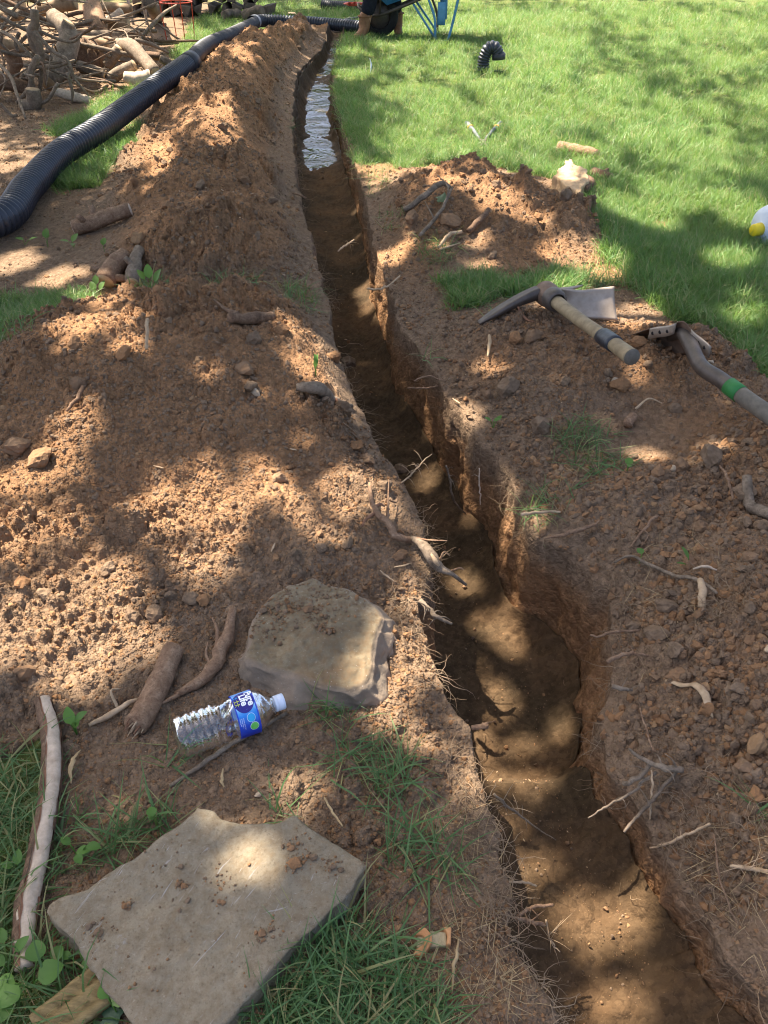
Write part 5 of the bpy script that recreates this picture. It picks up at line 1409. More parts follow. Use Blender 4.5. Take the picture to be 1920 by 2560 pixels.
# logs beyond
def log(name, p0, p1, r, label, m='greybark', endm='palewood', group=None, z0=None, cat='log', knots=0, bend=0.03):
    a, b = (G(*p0) if z0 is None else P(*p0, z0)), (G(*p1) if z0 is None else P(*p1, z0))
    a[2] += r * .8; b[2] += r * .8
    return log3(name, a, b, r, label, m, endm, group, cat, knots, bend)
def log3(name, a, b, r, label, m='greybark', endm='palewood', group=None, cat='log', knots=0, bend=0.03, taper=.85, k=12):
    a, b = np.asarray(a, float), np.asarray(b, float)
    L_ = np.linalg.norm(b - a); mid = (a + b) / 2 + np.array([random.uniform(-1, 1), random.uniform(-1, 1), random.uniform(0, 1)]) * L_ * bend
    w = kink(spline([a, mid, b], 14), r * .5, random.randint(0, 99))
    o = MB().tube(w, [r, r * random.uniform(.85, 1.1), r * (1 + taper) / 2, r * random.uniform(.8, 1.05), r * taper], k, .38, True, random.randint(0, 999)).build(name, M[m])
    tag(o, label, cat, group)
    for e, q, rr in ((w[0], w[1], r), (w[-1], w[-2], r * taper)):
        d = nrm(e - q)
        MB().lathe(e - d * .002, d, [(0, rr * .9), (.004, rr * .86), (.005, rr * .4), (.0045, 0)], k).build('cut_end', M[endm], o)
    for j in range(knots):
        i = random.randrange(2, 8); d = nrm(np.cross(w[i + 1] - w[i], [random.gauss(0, 1), random.gauss(0, 1), random.gauss(0, 1)]))
        MB().tube([w[i], w[i] + d * r * 1.3, w[i] + d * r * 1.9], [r * .5, r * .4, r * .35], 8, .2).build('branch_stub', M[m], o)
    return o
log('root_log', (190,590), (330,545), .035, 'knobbly pale root log lying left of the soil ridge', 'root', 'wood', knots=2)
log('root_log', (268,725), (315,660), .038, 'ragged brown root chunk beside the bare patch', 'root', 'palewood', knots=2)
log('root_log', (335,725), (352,645), .026, 'smooth grey brown root piece leaning on the soil ridge', 'greybark', 'palewood', knots=1)
log('bark_log', (1398,382), (1490,402), .035, 'brown bark covered stick on the lawn behind the split wood', 'root', 'palewood')
log('bark_log', (1480,445), (1525,458), .030, 'dark splintered bark piece beside the pale split wood', 'bark', 'palewood', knots=2)
# pale split wood block on the lawn
sw_ = np.array([P(a, b, .07)[:2] for a, b in ((1388,440),(1402,424),(1424,411),(1440,420),(1462,430),(1478,441),(1466,456),(1448,470),(1425,461),(1404,450))])
o = obj('split_wood', slab('split_wood', sw_, lambda x, y: .075 + .12 * (y - sw_[:, 1].mean()), .07, M['palewood'], None, .004, 14, .010, 6, 61, undercut=.01, edge=.02), M['palewood'])
tag(o, 'pale split wood block lying at the lawn edge', 'wood block')
bk_ = sw_[3:7]
MB().tube(spline([(*q, .035) for q in bk_], 12), [.02, .03, .03, .015], 8, .5).build('bark', M['bark'], o)
# rotten board at the very bottom left
a, b = G(150,2580), G(250,2500)
d = nrm(b - a); s = nrm(np.cross(d, [0, 0, 1])); L_ = .11
g = np.array([[a + d * L_ * i / 11 - d * .02 + s * (j / 7 - .5) * .055 + np.array([0, 0, .02 + .006 * math.sin(j * 2.2) + .004 * random.random()]) for j in range(8)] for i in range(12)])
tag(MB().plate(g, .014, [0, 0, 1]).build('rotten_board', M['rotten']), 'weathered tan board end under the weeds at the bottom left', 'board')
# terracotta shard
c = G(1080, 2325); e = .036
o = empty('terracotta_shard', c, 'broken orange terracotta shard with mortar on the grassy bank', 'shard')
ct = lambda a, b, z=0: P(680 + a / 2.9625, 2080 + b / 2.9625, c[2] + z) - c
for nm, pts, z, m in (('mortar', [(1075,740),(1180,730),(1290,740),(1300,840),(1180,850),(1070,860)], .010, 'mortar'),
                      ('shard_edge', [(1090,705),(1140,705),(1185,760),(1185,820),(1130,900),(1090,920),(1048,900),(1060,870),(1120,830),(1140,790),(1110,760),(1065,760)], .016, 'brick'),
                      ('shard_edge', [(1270,700),(1330,700),(1325,835),(1290,830),(1300,760)], .016, 'brick')):
    p2 = np.array([ct(a, b, z) for a, b in pts]); n = len(p2)
    v = np.vstack([p2, p2 - np.array([0, 0, z])]); f = [tuple(range(n))[::-1]] + [(i, (i + 1) % n, n + (i + 1) % n, n + i) for i in range(n)]
    ob_ = obj(nm, np_mesh(nm, v, f, False), M[m], o)
    bv = ob_.modifiers.new('b', 'BEVEL'); bv.width = .002; bv.segments = 2
for px, py, r, lab in ((648,1997,.0065,'round tan pebble above the flagstone'), (1908,1647,.008,'white pebble on the cloddy right bank'), (1540,958,.02,'grey brown cobble below the mattock handle end'), (1775,905,.012,'dark grey pebble behind the shovel socket'),
                       (1690,1180,.016,'rounded reddish stone on the upper right bank'), (1450,500,.016,'pale stone low on the lawn edge heap'), (640,985,.016,'smooth stone half buried in the near heap')):
    q = G(px, py)
    o = obj('pebble', lump_mesh(px, 3, .12, .7), M['pebble']); o.scale = (r * 1.25, r, r); o.location = (q[0], q[1], q[2] + r * .35); o.rotation_euler = (0, 0, px)
    tag(o, lab, 'stone')
# ------------------------------------------------------------------ corrugated drain pipe
def corrugated(mb, path, r, pitch=0.017, amp=0.006, n=40, per=6):
    path = np.asarray(path, float)
    d = np.r_[0, np.cumsum(np.linalg.norm(np.diff(path, axis=0), axis=1))]
    m = int(d[-1] / pitch) * per
    s = np.linspace(0, d[-1], m)
    w = np.stack([np.interp(s, d, path[:, k]) for k in range(3)], -1)
    ph = np.mod(np.arange(m), per)
    rr = r - amp * np.array([0, 0.02, 0.25, 0.95, 1.0, 0.3])[ph % 6]
    tan = np.gradient(w, axis=0); tan /= np.linalg.norm(tan, axis=1, keepdims=True)
    b = np.cross(tan, [0, 0, 1.0]); b /= np.linalg.norm(b, axis=1, keepdims=True); c = np.cross(b, tan)
    an = np.linspace(0, 2 * math.pi, n, endpoint=False)
    v = w[:, None, :] + rr[:, None, None] * (np.cos(an)[None, :, None] * b[:, None] + np.sin(an)[None, :, None] * c[:, None])
    ii = np.arange(m * n).reshape(m, n)
    f = np.stack([ii[:-1], np.roll(ii[:-1], -1, 1), np.roll(ii[1:], -1, 1), ii[1:]], -1).reshape(-1, 4)
    return np_mesh('corrugated', v.reshape(-1, 3), f, False)
pp = [np.array([-2.45, 2.55, .09]), np.array([-2.0, 3.0, .09])] + [P(*q) for q in ((-10,552,.08),(70,468,.08),(150,385,.09),(243,326,.12),(347,249,.16),(417,197,.21),(478,154,.23))]
path1 = spline(pp, 160)
o = empty('drain_pipe', path1[0], 'thick black corrugated drain pipe curving up along the soil ridge', 'drain pipe')
obj('pipe_wall', corrugated(None, path1 - path1[0], .068, .028, .015), M['hdpe'], o)
d = nrm(path1[-1] - path1[-4])
MB().lathe(path1[-1] - path1[0] - d * .02, d, [(-.10, .064), (-.10, .071), (.03, .071), (.035, .066), (.035, .05)], 28).build('sleeve', M['hdpe_dusty'], o)
MB().lathe(path1[17] - path1[0], nrm(path1[18] - path1[16]), [(-.008, .067), (-.008, .070), (.008, .070), (.008, .067)], 28).build('seam_ring', M['hdpe_dusty'], o)
path2 = spline([path1[-1] - d * .05] + [P(*q) for q in ((515,116,.22),(579,87,.18),(637,58,.12))], 60)
o = empty('drain_pipe', path2[0], 'thinner smooth black pipe joining the corrugated pipe to the far bend', 'drain pipe')
obj('pipe_wall', corrugated(None, path2 - path2[0], .060, .026, .009), M['hdpe_dusty'], o)
path3 = spline([P(*q) for q in ((630,56,.12),(660,52,.10),(752,55,.08),(830,61,.07),(905,68,.07),(960,72,.07))], 90)
o = empty('drain_pipe', path3[0], 'far black corrugated pipe running right behind the trench to the man', 'drain pipe')
obj('pipe_wall', corrugated(None, path3 - path3[0], .062, .034, .014), M['hdpe'], o)
for k in (4, 6):
    MB().lathe(path3[k] - path3[0], nrm(path3[k + 1] - path3[k - 1]), [(-.012, .062), (-.012, .067), (.012, .067), (.012, .062)], 24).build('clamp_band', M['strap'], o)
# pipe elbow standing in the lawn
b0 = P(1207, 182, 0); k = 1.0
w = spline([b0 + .82 * np.array(q) for q in ((0, 0, -.03), (0, 0, .06), (.005, 0, .14), (.04, -.005, .215), (.10, -.012, .225), (.145, -.02, .165), (.15, -.022, .14))], 60)
o = empty('pipe_elbow', b0, 'black ribbed plastic pipe elbow standing alone on the lawn', 'pipe elbow')
obj('elbow_wall', corrugated(None, w - b0, .052, .021, .008, 32), M['hdpe'], o)
d = nrm(w[-1] - w[-3])
MB().lathe(w[-1] - b0 - d * .01, d, [(-.02, .052), (-.02, .056), (.025, .056), (.027, .046), (.01, .042), (.01, 0)], 28).build('socket', M['hdpe_dusty'], o)
MB().tube([(.06, -.03, .012), (.11, -.05, .02), (.16, -.06, .015)], .008, 6).build('strap_end', M['hdpe'], o)

# ------------------------------------------------------------------ mattock
H_ = at(1362, 775, 2.44); H_[2] = max(H_[2], .13)
E_ = at(1580, 893, 1.84)
o = empty('mattock', H_, 'mattock with grey wooden handle and worn steel head on the soil heap', 'mattock')
hd = nrm(E_ - H_)
w = spline([H_ - hd * .03 - H_, H_ + hd * .25 - H_ + np.array([0, 0, -.004]), H_ + hd * .5 - H_, E_ - H_], 40)
MB().tube(w, [.0245,.0225,.0205,.0215,.0225,.023], 20, .03, True, 2, flat=.88).build('handle', M['handle'], o)
i0 = 22
MB().tube(w[i0:i0 + 6], [.0255,.0262,.0258,.0262,.0255], 20, .04, True, 3, flat=.9).build('tape_band', M['tape'], o)
MB().lathe(E_ - H_ - hd * .001, hd, [(0, .0225), (.0025, .0215), (.003, 0)], 24).build('handle_end', M['greyhandle'], o)
px_ = nrm(at(1540, 745, 2.44) - at(1190, 806, 2.44)); px_ = nrm(px_ - hd * np.dot(px_, hd)); nz_ = np.cross(px_, hd); nz_ = nz_ if nz_[2] > 0 else -nz_
MB().lathe(-hd * .032, hd, [(0, .026), (0, .034), (.012, .039), (.045, .040), (.07, .036), (.095, .031), (.1, .027), (.1, .02)], 26).build('eye', M['rust'], o)
MB().lathe(hd * .045, hd, [(0, .036), (.012, .0375), (.03, .036), (.05, .0315), (.05, .025)], 26).build('collar', M['darksteel'], o)
# narrow pick blade
g = []
for i in range(16):
    f = i / 15
    c_ = -px_ * (.03 + .20 * f) + np.array([0, 0, -1]) * (.055 * f ** 1.6) + nz_ * .012
    wd = .020 + .004 * f - .016 * max(0, f - .75) * 4 * .6; th = .016 * (1 - f) + .0025
    g.append([c_ + hd * wd * u + nz_ * th * (1 if t_ else -1) for u, t_ in ((-1, 0), (-1, 1), (-.4, 1.0), (.4, 1), (1, 1), (1, 0), (0, 0))])
v = np.array(g).reshape(-1, 3); n7 = 7
f = [(i * n7 + j, i * n7 + (j + 1) % n7, (i + 1) * n7 + (j + 1) % n7, (i + 1) * n7 + j) for i in range(15) for j in range(n7)] + [tuple(range(15 * n7, 16 * n7))]
obj('pick_blade', np_mesh('pick', v, f), M['darksteel'], o)
# broad adze blade: a plate turned across the handle, its face towards the camera
TL, TR, BR, BL = at(1405, 735, 2.40) - H_, at(1532, 714, 2.42) - H_, at(1541, 800, 2.36) - H_, at(1420, 792, 2.36) - H_
g = np.zeros((18, 12, 3))
for i in range(18):
    f = i / 17
    tp_, bt_ = TL * (1 - f) + TR * f, BL * (1 - f) + BR * f
    s_ = float(sstep(0.0, .45, f)); wv_ = .34 + .66 * float(sstep(.02, .40, f))
    cen_ = (px_ * .028 + nz_ * .004) * (1 - s_) + (tp_ + bt_) / 2 * s_
    for j in range(12):
        h = j / 11 - .5
        g[i, j] = cen_ + (tp_ - bt_) * wv_ * h + hd * (-.010 * math.sin(math.pi * f) + .040 * h * h)
MB().plate(g, .0055, hd).build('adze_blade', M['steel'], o)
MB().tube(spline([px_ * .025 + hd * .004, px_ * .07 + hd * .004, px_ * .125 + hd * .0], 8), [.017, .009, .002], 8).build('rib', M['steel'], o)

# ------------------------------------------------------------------ shovel lying back up
C_ = at(1712, 838, 2.02)                      # where the socket leaves the blade
o = empty('shovel', C_, 'shovel lying back up with riveted steel step and green band', 'shovel')
T1, T2 = at(1622, 815, 2.10) - C_, at(1782, 862, 1.93) - C_
wd = T2 - T1
tip = at(1535, 846, 2.30) - C_
fw = nrm(tip - T1)
tip2 = T2 + fw * np.linalg.norm(tip - T1) * .95
g = np.zeros((14, 17, 3))
for i in range(14):
    f = i / 13
    for j in range(17):
        h = j / 16
        nar = 1 - .25 * max(0, f - .6) / .4
        hh = .5 + (h - .5) * nar
        p = T1 * (1 - hh) + T2 * hh + (tip - T1) * f
        arch = .030 * (1 - (2 * h - 1) ** 2) + .022 * math.exp(-((h - .5) / .13) ** 2) * (1 - f)
        g[i, j] = p + np.array([0, 0, arch - .010])
up = np.array([0, 0, 1.0])
MB().plate(g, .0028, up).build('blade', M['rust'], o)
for a0, a1 in ((.02, .40), (.64, .98)):
    row = np.array([[np.array([np.interp(h * 16, range(17), g[0, :, k]) for k in range(3)]) + q for h in np.linspace(a0, a1, 8)] for q in (fw * .004 + up * .001, -fw * .002 + up * .001, -fw * .004 - up * .006, -fw * .005 - up * .018, -fw * .005 - up * .034)])
    st = MB().plate(row, .0026, -fw).build('step', M['steel'], o)
    for h in (.2, .5, .8):
        q = row[3][int(h * 7)] - fw * .001
        MB().lathe(q, -fw, [(0, .0055), (.0016, .0048), (.002, .002), (.0015, 0)], 14).build('rivet', M['hole'], st)
sw = [C_ + fw * .09 + up * .012, C_ + fw * .02 + up * .012, at(1725, 860, 1.97), at(1752, 915, 1.87), at(1800, 948, 1.80), at(1850, 985, 1.73)]
w = spline([q - C_ for q in sw], 40)
MB().tube(w, [.016,.0195,.0205,.0205,.0205,.021], 20, .03, True, 4).build('socket', M['darksteel'], o)
d = nrm(w[-1] - w[-4])
MB().lathe(w[-1] - d * .042, d, [(0, .0215), (0, .0226), (.044, .0228), (.044, .020)], 26).build('green_band', M['green'], o)
g0 = at(1850, 985, 1.73); g1 = at(1990, 1095, 1.52); dd = nrm(g1 - g0)
MB().tube(spline([g0 - C_, g1 - C_, g1 - C_ + dd * .45 + np.array([0, 0, -.05])], 20), [.0215, .0215, .020], 18, .03, True, 6).build('handle', M['greyhandle'], o)

# ------------------------------------------------------------------ jug, loppers and small things on the lawn
q = G(1884, 612)
o = empty('plastic_jug', q, 'white plastic jug with a yellow cap lying at the right edge', 'jug')
ax = nrm([.9, .35, .04]); c0 = np.array([0.0, 0, .06])
MB().lathe(c0, ax, [(.004, .02), (.010, .024), (.018, .06), (.04, .085), (.07, .092), (.24, .082), (.26, .07), (.262, 0)], 30).build('body', M['jug'], o)
MB().lathe(c0, ax, [(-.028, 0), (-.028, .022), (-.024, .025), (.014, .027), (.014, .02)], 26).build('cap', M['yellow'], o)
MB().tube(spline([c0 + ax * .05 + np.array([0, 0, .065]), c0 + ax * .09 + np.array([0, 0, .125]), c0 + ax * .19 + np.array([0, 0, .125]), c0 + ax * .22 + np.array([0, 0, .075])], 14), .013, 10).build('handle', M['jug'], o)
q = P(1206, 356, -.004)
o = empty('loppers', q, 'open grey handled loppers with orange bands lying in the grass', 'loppers')
for sx, tp in ((-1, (1167, 308)), (1, (1252, 308))):
    e = P(*tp, .014) - q; s0 = np.array([.02 * sx, 0, .02])
    MB().tube(spline([s0, e * .5 + np.array([.012 * sx, 0, .02]), e * .62], 8), [.010, .011, .011], 9).build('handle', M['toolgrey'], o)
    MB().tube(spline([e * .62, e * .8, e], 8), [.016, .019, .016], 10).build('grip', M['toolgrey'], o)
    MB().lathe(e * .72, nrm(e), [(0, .015), (0, .0205), (.022, .0205), (.022, .015)], 12).build('band', M['orange'], o)
    MB().tube(spline([s0, s0 + np.array([-.02 * sx, -.06, -.004]), s0 + np.array([.004 * sx, -.12, -.01])], 8), [.012, .014, .003], 8, flat=.3).build('cutting_blade', M['darksteel'], o)
q = P(925, 190, 0)
o = MB().tube(spline([q + np.array([0, 0, .02]), q + np.array([.012, .01, .07]), q + np.array([.0, .0, .13])], 8), [.008, .028, .003], 8, .4, flat=.25).build('paper_scrap', M['white'])
tag(o, 'small white scrap standing in the lawn beside the water', 'scrap')
# dark tube, red piece and rod at the far lawn
o = empty('black_tube', P(812, 14, 0), 'black pipe length lying on the lawn at the top edge', 'pipe')
w = spline([P(806, 12, .05), P(850, 14, .05), P(900, 17, .05), P(960, 16, .05)], 30)
obj('pipe_wall', corrugated(None, w - P(812, 14, 0), .055, .03), M['hdpe_dusty'], o)
o = MB().tube(spline([P(862, 9, .10), P(880, 10, .12), P(905, 9, .10)], 8), [.02, .05, .03], 10, .2, flat=.5).build('red_bag', M['red'])
tag(o, 'small red plastic piece lying on the black pipe at the top', 'bag')
o = MB().tube(spline([P(862, 50, .02), P(890, 46, .03), P(918, 42, .04)], 8), [.02, .018, .014], 8).build('tool_handle', M['hdpe'])
tag(o, 'dark tool handle with white tip lying left of the man', 'tool')
MB().lathe(P(905, 44, .035), nrm(P(918, 42, .04) - P(862, 50, .02)), [(0, .017), (0, .022), (.06, .022), (.06, .0)], 10).build('tip', M['white'], o)
o = MB().hull([P(*q_, z_) for q_ in ((718, 34), (742, 36), (736, 30), (722, 29)) for z_ in (.0, .05)]).build('wood_chunk', M['palewood'], None, False)
tag(o, 'pale wood chunk on the grass in front of the firewood', 'wood block')

# ------------------------------------------------------------------ wheelbarrow
wc = P(948, 92, 0)
o = empty('wheelbarrow', wc, 'blue wheelbarrow with black tyre parked on the lawn behind the man', 'wheelbarrow', rz=R_(-6))
# local frame: +x from the wheel to the handles
wh = MB().lathe((0, -.045, .20), (0, 1, 0), [(0, .13), (.005, .175), (.02, .198), (.045, .205), (.07, .198), (.085, .175), (.09, .13), (.045, .12), (0, .13)], 36).build('wheel', M['rubber'], o)
MB().lathe((0, -.03, .20), (0, 1, 0), [(0, 0), (0, .03), (.012, .05), (.015, .125), (.045, .13), (.048, .05), (.06, .03), (.06, 0)], 28).build('rim', M['darksteel'], wh)
for s in (-1, 1):
    rail = spline([(-.06, s * .10, .20), (.10, s * .14, .235), (.6, s * .22, .42), (1.15, s * .30, .62), (1.45, s * .32, .66)], 22)
    MB().tube(rail, .017, 10).build('rail', M['darksteel'], o)
    lg = spline([(.52, s * .20, .38), (.60, s * .23, .20), (.62, s * .24, .01), (.70, s * .24, .0), (.76, s * .24, .05), (.86, s * .26, .5)], 26)
    MB().tube(lg, .013, 8).build('leg', M['lightblue'] if s < 0 else M['darksteel'], o)
    g = np.array([[(.63 + .08 * i / 3, s * .245, .14 + .2 * j / 3) for j in range(4)] for i in range(4)])
    MB().plate(g, .004, [0, 1, 0]).build('leg_brace', M['lightblue'], o)
    MB().tube([(.36, s * .17, .33), (.62, s * .235, .012)], .011, 8).build('strut', M['lightblue'], o)
    MB().tube(spline([(-.06, s * .10, .2), (-.20, s * .06, .26), (-.22, 0, .30)], 8), .012, 8).build('wheel_guard', M['darksteel'], o)
    MB().tube([(.02, s * .13, .215), (.05, s * .16, .52)], .010, 8).build('tray_brace', M['darksteel'], o)
# tray: flared pan, low end to the right
rim_ = [(-.24, .30, .62), (.95, .36, .70)]
g = []
for (fx, zb, zt) in ((0, .0, 0),):
    pass
bot = np.array([(.10, -.18, .30), (.10, .18, .30), (.74, .22, .50), (.74, -.22, .50)])
topr = np.array([(-.28, -.32, .62), (-.28, .32, .62), (.98, .38, .72), (.98, -.38, .72)])
inn = topr * np.array([.985, .98, 1]); binn = bot + np.array([0, 0, .006])
v = np.vstack([bot, topr, inn, binn])
f = [(0, 3, 2, 1)] + [(i, (i + 1) % 4, 4 + (i + 1) % 4, 4 + i) for i in range(4)] + [(4 + i, 4 + (i + 1) % 4, 8 + (i + 1) % 4, 8 + i) for i in range(4)] + [(8 + i, 8 + (i + 1) % 4, 12 + (i + 1) % 4, 12 + i) for i in range(4)] + [(12, 13, 14, 15)]
tr = obj('tray', np_mesh('tray', v, f, False), M['blue'], o)
bv = tr.modifiers.new('b', 'BEVEL'); bv.width = .02; bv.segments = 3
MB().tube(np.vstack([topr, topr[:1]]), .012, 8).build('tray_rim', M['blue'], o)

# ------------------------------------------------------------------ the man: only his legs show, the rest stands above the frame
pb = P(952, 94, 0)
man = empty('person', pb, 'person in dark trousers and brown boots standing before the wheelbarrow', 'person')
def skin_body(name, verts, edges, radii, m, parent, sub=2, rootv=0):
    me = bpy.data.meshes.new(name); me.from_pydata(verts, edges, []); me.update()
    ob_ = obj(name, me, m, parent)
    sk = ob_.modifiers.new('skin', 'SKIN'); sk.use_smooth_shade = True
    for i, r in enumerate(radii):
        me.skin_vertices[0].data[i].radius = r if isinstance(r, tuple) else (r, r)
        me.skin_vertices[0].data[i].use_root = (i == rootv)
    sb = ob_.modifiers.new('sub', 'SUBSURF'); sb.levels = sub; sb.render_levels = sub
    return ob_
fl, fr = P(913, 99, 0) - pb, P(993, 90, 0) - pb
hip = np.array([.0, .02, .92]); kl, kr = fl * .62 + np.array([.03, -.05, .50]), fr * .62 + np.array([.0, -.05, .50])
al, ar_ = fl + np.array([.005, .02, .11]), fr + np.array([0, .02, .11])
skin_body('body', [hip, hip + [0, .01, .28], hip + [0, .0, .50], hip + [0, -.02, .60], hip + [0, -.05, .70], hip + [0, -.06, .80],
                   hip + [-.19, 0, .50], hip + [-.27, -.02, .24], hip + [-.26, -.14, .02], hip + [-.26, -.19, -.06],
                   hip + [.19, 0, .50], hip + [.27, -.02, .24], hip + [.26, -.14, .02], hip + [.26, -.19, -.06],
                   hip + [-.09, 0, -.06], kl, al, hip + [.09, 0, -.06], kr, ar_],
          [(0, 1), (1, 2), (2, 3), (3, 4), (4, 5), (2, 6), (6, 7), (7, 8), (8, 9), (2, 10), (10, 11), (11, 12), (12, 13), (0, 14), (14, 15), (15, 16), (0, 17), (17, 18), (18, 19)],
          [(.14, .10), (.13, .09), (.14, .10), .05, (.075, .085), (.07, .08), .05, .042, .032, .035, .05, .042, .032, .035, .08, .055, .045, .08, .055, .045], M['skin'], man)
skin_body('shirt', [hip + [0, 0, .02], hip + [0, .01, .28], hip + [0, .0, .50], hip + [0, -.01, .56], hip + [-.19, 0, .50], hip + [-.25, -.01, .32], hip + [.19, 0, .50], hip + [.25, -.01, .32]],
          [(0, 1), (1, 2), (2, 3), (2, 4), (4, 5), (2, 6), (6, 7)], [(.17, .13), (.155, .115), (.16, .12), .07, .07, .065, .07, .065], M['shirt'], man)
skin_body('trousers', [hip + [0, 0, .06], hip, hip + [-.09, 0, -.08], kl + [0, 0, .02], kl * .45 + al * .55, al + [0, 0, .10], hip + [.09, 0, -.08], kr + [0, 0, .02], kr * .45 + ar_ * .55, ar_ + [0, 0, .10]],
          [(0, 1), (1, 2), (2, 3), (3, 4), (4, 5), (1, 6), (6, 7), (7, 8), (8, 9)], [(.165, .13), (.17, .13), .105, .083, .082, .068, .105, .083, .082, .068], M['denim'], man, rootv=1)
hd_ = skin_body('hair', [hip + [0, -.03, .79], hip + [0, -.02, .86]], [(0, 1)], [(.088, .095), (.06, .07)], M['hair'], man)
for sgn, ft, nm in ((-1, fl, 'l'), (1, fr, 'r')):
    toe = np.array([-.10, -.13, 0]) if sgn < 0 else np.array([.02, -.15, 0])
    b_ = skin_body('boot', [ft + [0, .02, .26], ft + [0, .02, .17], ft + [0, .02, .09], ft + [.005, .03, .045], ft + toe * .5 + [0, 0, .05], ft + toe + [0, 0, .035]],
              [(0, 1), (1, 2), (2, 3), (2, 4), (4, 5)], [(.062, .066), (.064, .068), (.054, .058), (.043, .04), (.048, .042), (.04, .03)], M['boot'], man)
    sl = MB().tube(spline([ft + [.0, .055, .012], ft + toe * .4 + [0, 0, .012], ft + toe * 1.25 + [0, 0, .012]], 8), [.03, .05, .052, .03], 12, flat=.25)
    sl.build('sole', M['sole'], b_)
    MB().lathe(ft + np.array([0, .02, .20]), (0, 0, 1), [(0, .071), (.0, .075), (.012, .075), (.012, .071)], 20).build('ankle_strap', M['boot'], b_)
# ------------------------------------------------------------------ brush pile
def bpath(pts, Y, sc=3.318):
    out = []
    for i, q in enumerate(pts):
        yy = Y if np.ndim(Y) == 0 else np.interp(i, [0, len(pts) - 1], Y)
        p = at(q[0] / sc, q[1] / sc, yy); p[2] = max(p[2], .02); out.append(p)
    return out
def branch(name, pts, Y, r, m, label, cat='branch', group=None, n=14, rough=.2, cut=None, k=10):
    w = spline(bpath(pts, Y), n)
    o = tag(MB().tube(w, r, k, rough, True, random.randint(0, 999)).build(name, M[m]), label, cat, group)
    if cut:
        rr = np.atleast_1d(r)
        for e, q, x in ((w[0], w[1], rr[0]), (w[-1], w[-2], rr[-1])):
            d = nrm(e - q); MB().lathe(e - d * .002, d, [(0, x * .92), (.006, x * .88), (.007, 0)], k).build('cut_end', M[cut], o)
    return o
branch('log', [(330,85),(470,50),(625,20)], 8.6, [.055,.06,.06], 'tan', 'smooth tan log lying high on the brush pile', 'log', cut='palewood')
branch('log', [(-60,150),(60,130),(180,110)], 8.2, [.06,.06,.055], 'tan', 'sunlit brown log at the left edge of the brush pile', 'log', cut='palewood')
branch('log', [(-80,60),(60,50),(190,70)], 9.0, [.11,.11,.10], 'greybark', 'thick grey log at the upper left corner', 'log', cut='palewood')
branch('log', [(440,140),(540,220),(575,330),(540,450),(470,570),(395,690)], (7.2, 6.5), [.06,.07,.075,.085,.08,.075], 'greybark', 'thick crooked forked limb standing in the brush pile', 'branch', cut='palewood', n=22)
branch('log', [(560,280),(560,230),(575,190)], 6.95, [.06,.05,.045], 'greybark', 'broken fork stub of the thick crooked limb', 'branch', cut='palewood')
branch('log', [(600,300),(860,300),(1115,285)], (7.6, 7.9), [.05,.05,.045], 'greybark', 'long grey log lying across the brush pile', 'log', cut='palewood')
branch('log', [(650,355),(780,355),(900,385)], 7.4, [.05,.05,.045], 'tan', 'tan barked log under the long grey log', 'log', cut='palewood')
branch('log', [(990,370),(1090,390),(1190,490),(1295,610)], (7.3, 6.75), [.05,.06,.055,.05], 'greybark', 'bent log sloping down at the right end of the brush pile', 'log', cut='palewood')
branch('log', [(890,540),(940,470),(990,400)], 7.1, [.04,.045,.04], 'greybark', 'pale green cut branch leaning under the bent log', 'branch', cut='palewood')
branch('log', [(900,665),(1000,600),(1115,540)], 6.8, [.045,.045,.04], 'greybark', 'short grey cut log at the right foot of the pile', 'log', cut='palewood')
branch('log', [(1030,635),(1140,660),(1250,635)], 6.7, [.035,.055,.05], 'wood', 'whitish weathered log chunk by the grass', 'log')
branch('log', [(640,540),(760,580),(865,620)], 6.75, [.035,.04,.035], 'greybark', 'short knobbly branch in the middle of the pile', 'branch', cut='palewood')
branch('log', [(445,755),(600,800),(755,850)], 6.2, [.03,.035,.025], 'wood', 'bare pale stick along the foot of the pile', 'stick')
branch('plank', [(1150,455),(1240,462),(1335,470)], 7.2, [.03,.032,.03], 'bark', 'dark brown plank end at the right of the pile', 'plank', k=4, rough=0)
branch('log', [(1330,485),(1390,515),(1445,545)], 7.0, [.028,.03,.025], 'greybark', 'thin log end beside the dark plank', 'log', cut='palewood')
branch('log', [(1120,330),(1260,370),(1400,440)], 7.6, [.018,.016,.008], 'greybark', 'thin dark branch pointing right over the grass', 'branch')
branch('log', [(1010,90),(930,150),(850,180)], 8.2, [.03,.035,.03], 'wood', 'pale stick sticking up behind the pile', 'stick')
branch('board', [(820,55),(950,65),(1095,80)], 10.0, [.05,.05,.05], 'tan', 'brown board lying behind the pile', 'board', k=4, rough=0)
branch('stump', [(770,50),(790,160),(820,270)], (8.4, 7.8), [.08,.09,.07], 'root', 'flaky brown stump piece in the brush pile', 'stump', rough=.6)
branch('log', [(900,190),(980,200),(1065,220)], 8.3, [.07,.075,.07], 'tan', 'short brown log behind the long grey log', 'log', cut='palewood')
branch('stump', [(600,440),(720,470),(850,500)], 7.2, [.10,.13,.10], 'bark', 'dark rotten stump in the middle of the pile', 'stump', rough=.6)
branch('log', [(-40,330),(110,390),(270,400)], 7.4, [.04,.045,.03], 'tan', 'brown branch at the left of the pile', 'branch')
branch('log', [(270,740),(280,860),(210,1000)], 6.0, [.05,.05,.04], 'greybark', 'short grey log end standing at the front of the pile', 'log', cut='palewood')
branch('log', [(-30,680),(120,700),(260,740)], 6.3, [.05,.05,.04], 'bark', 'dark log low at the left of the pile', 'log')
branch('log', [(80,420),(120,520),(100,640)], 6.9, [.05,.06,.04], 'root', 'brown peeled branch in a patch of sun', 'branch', rough=.5)
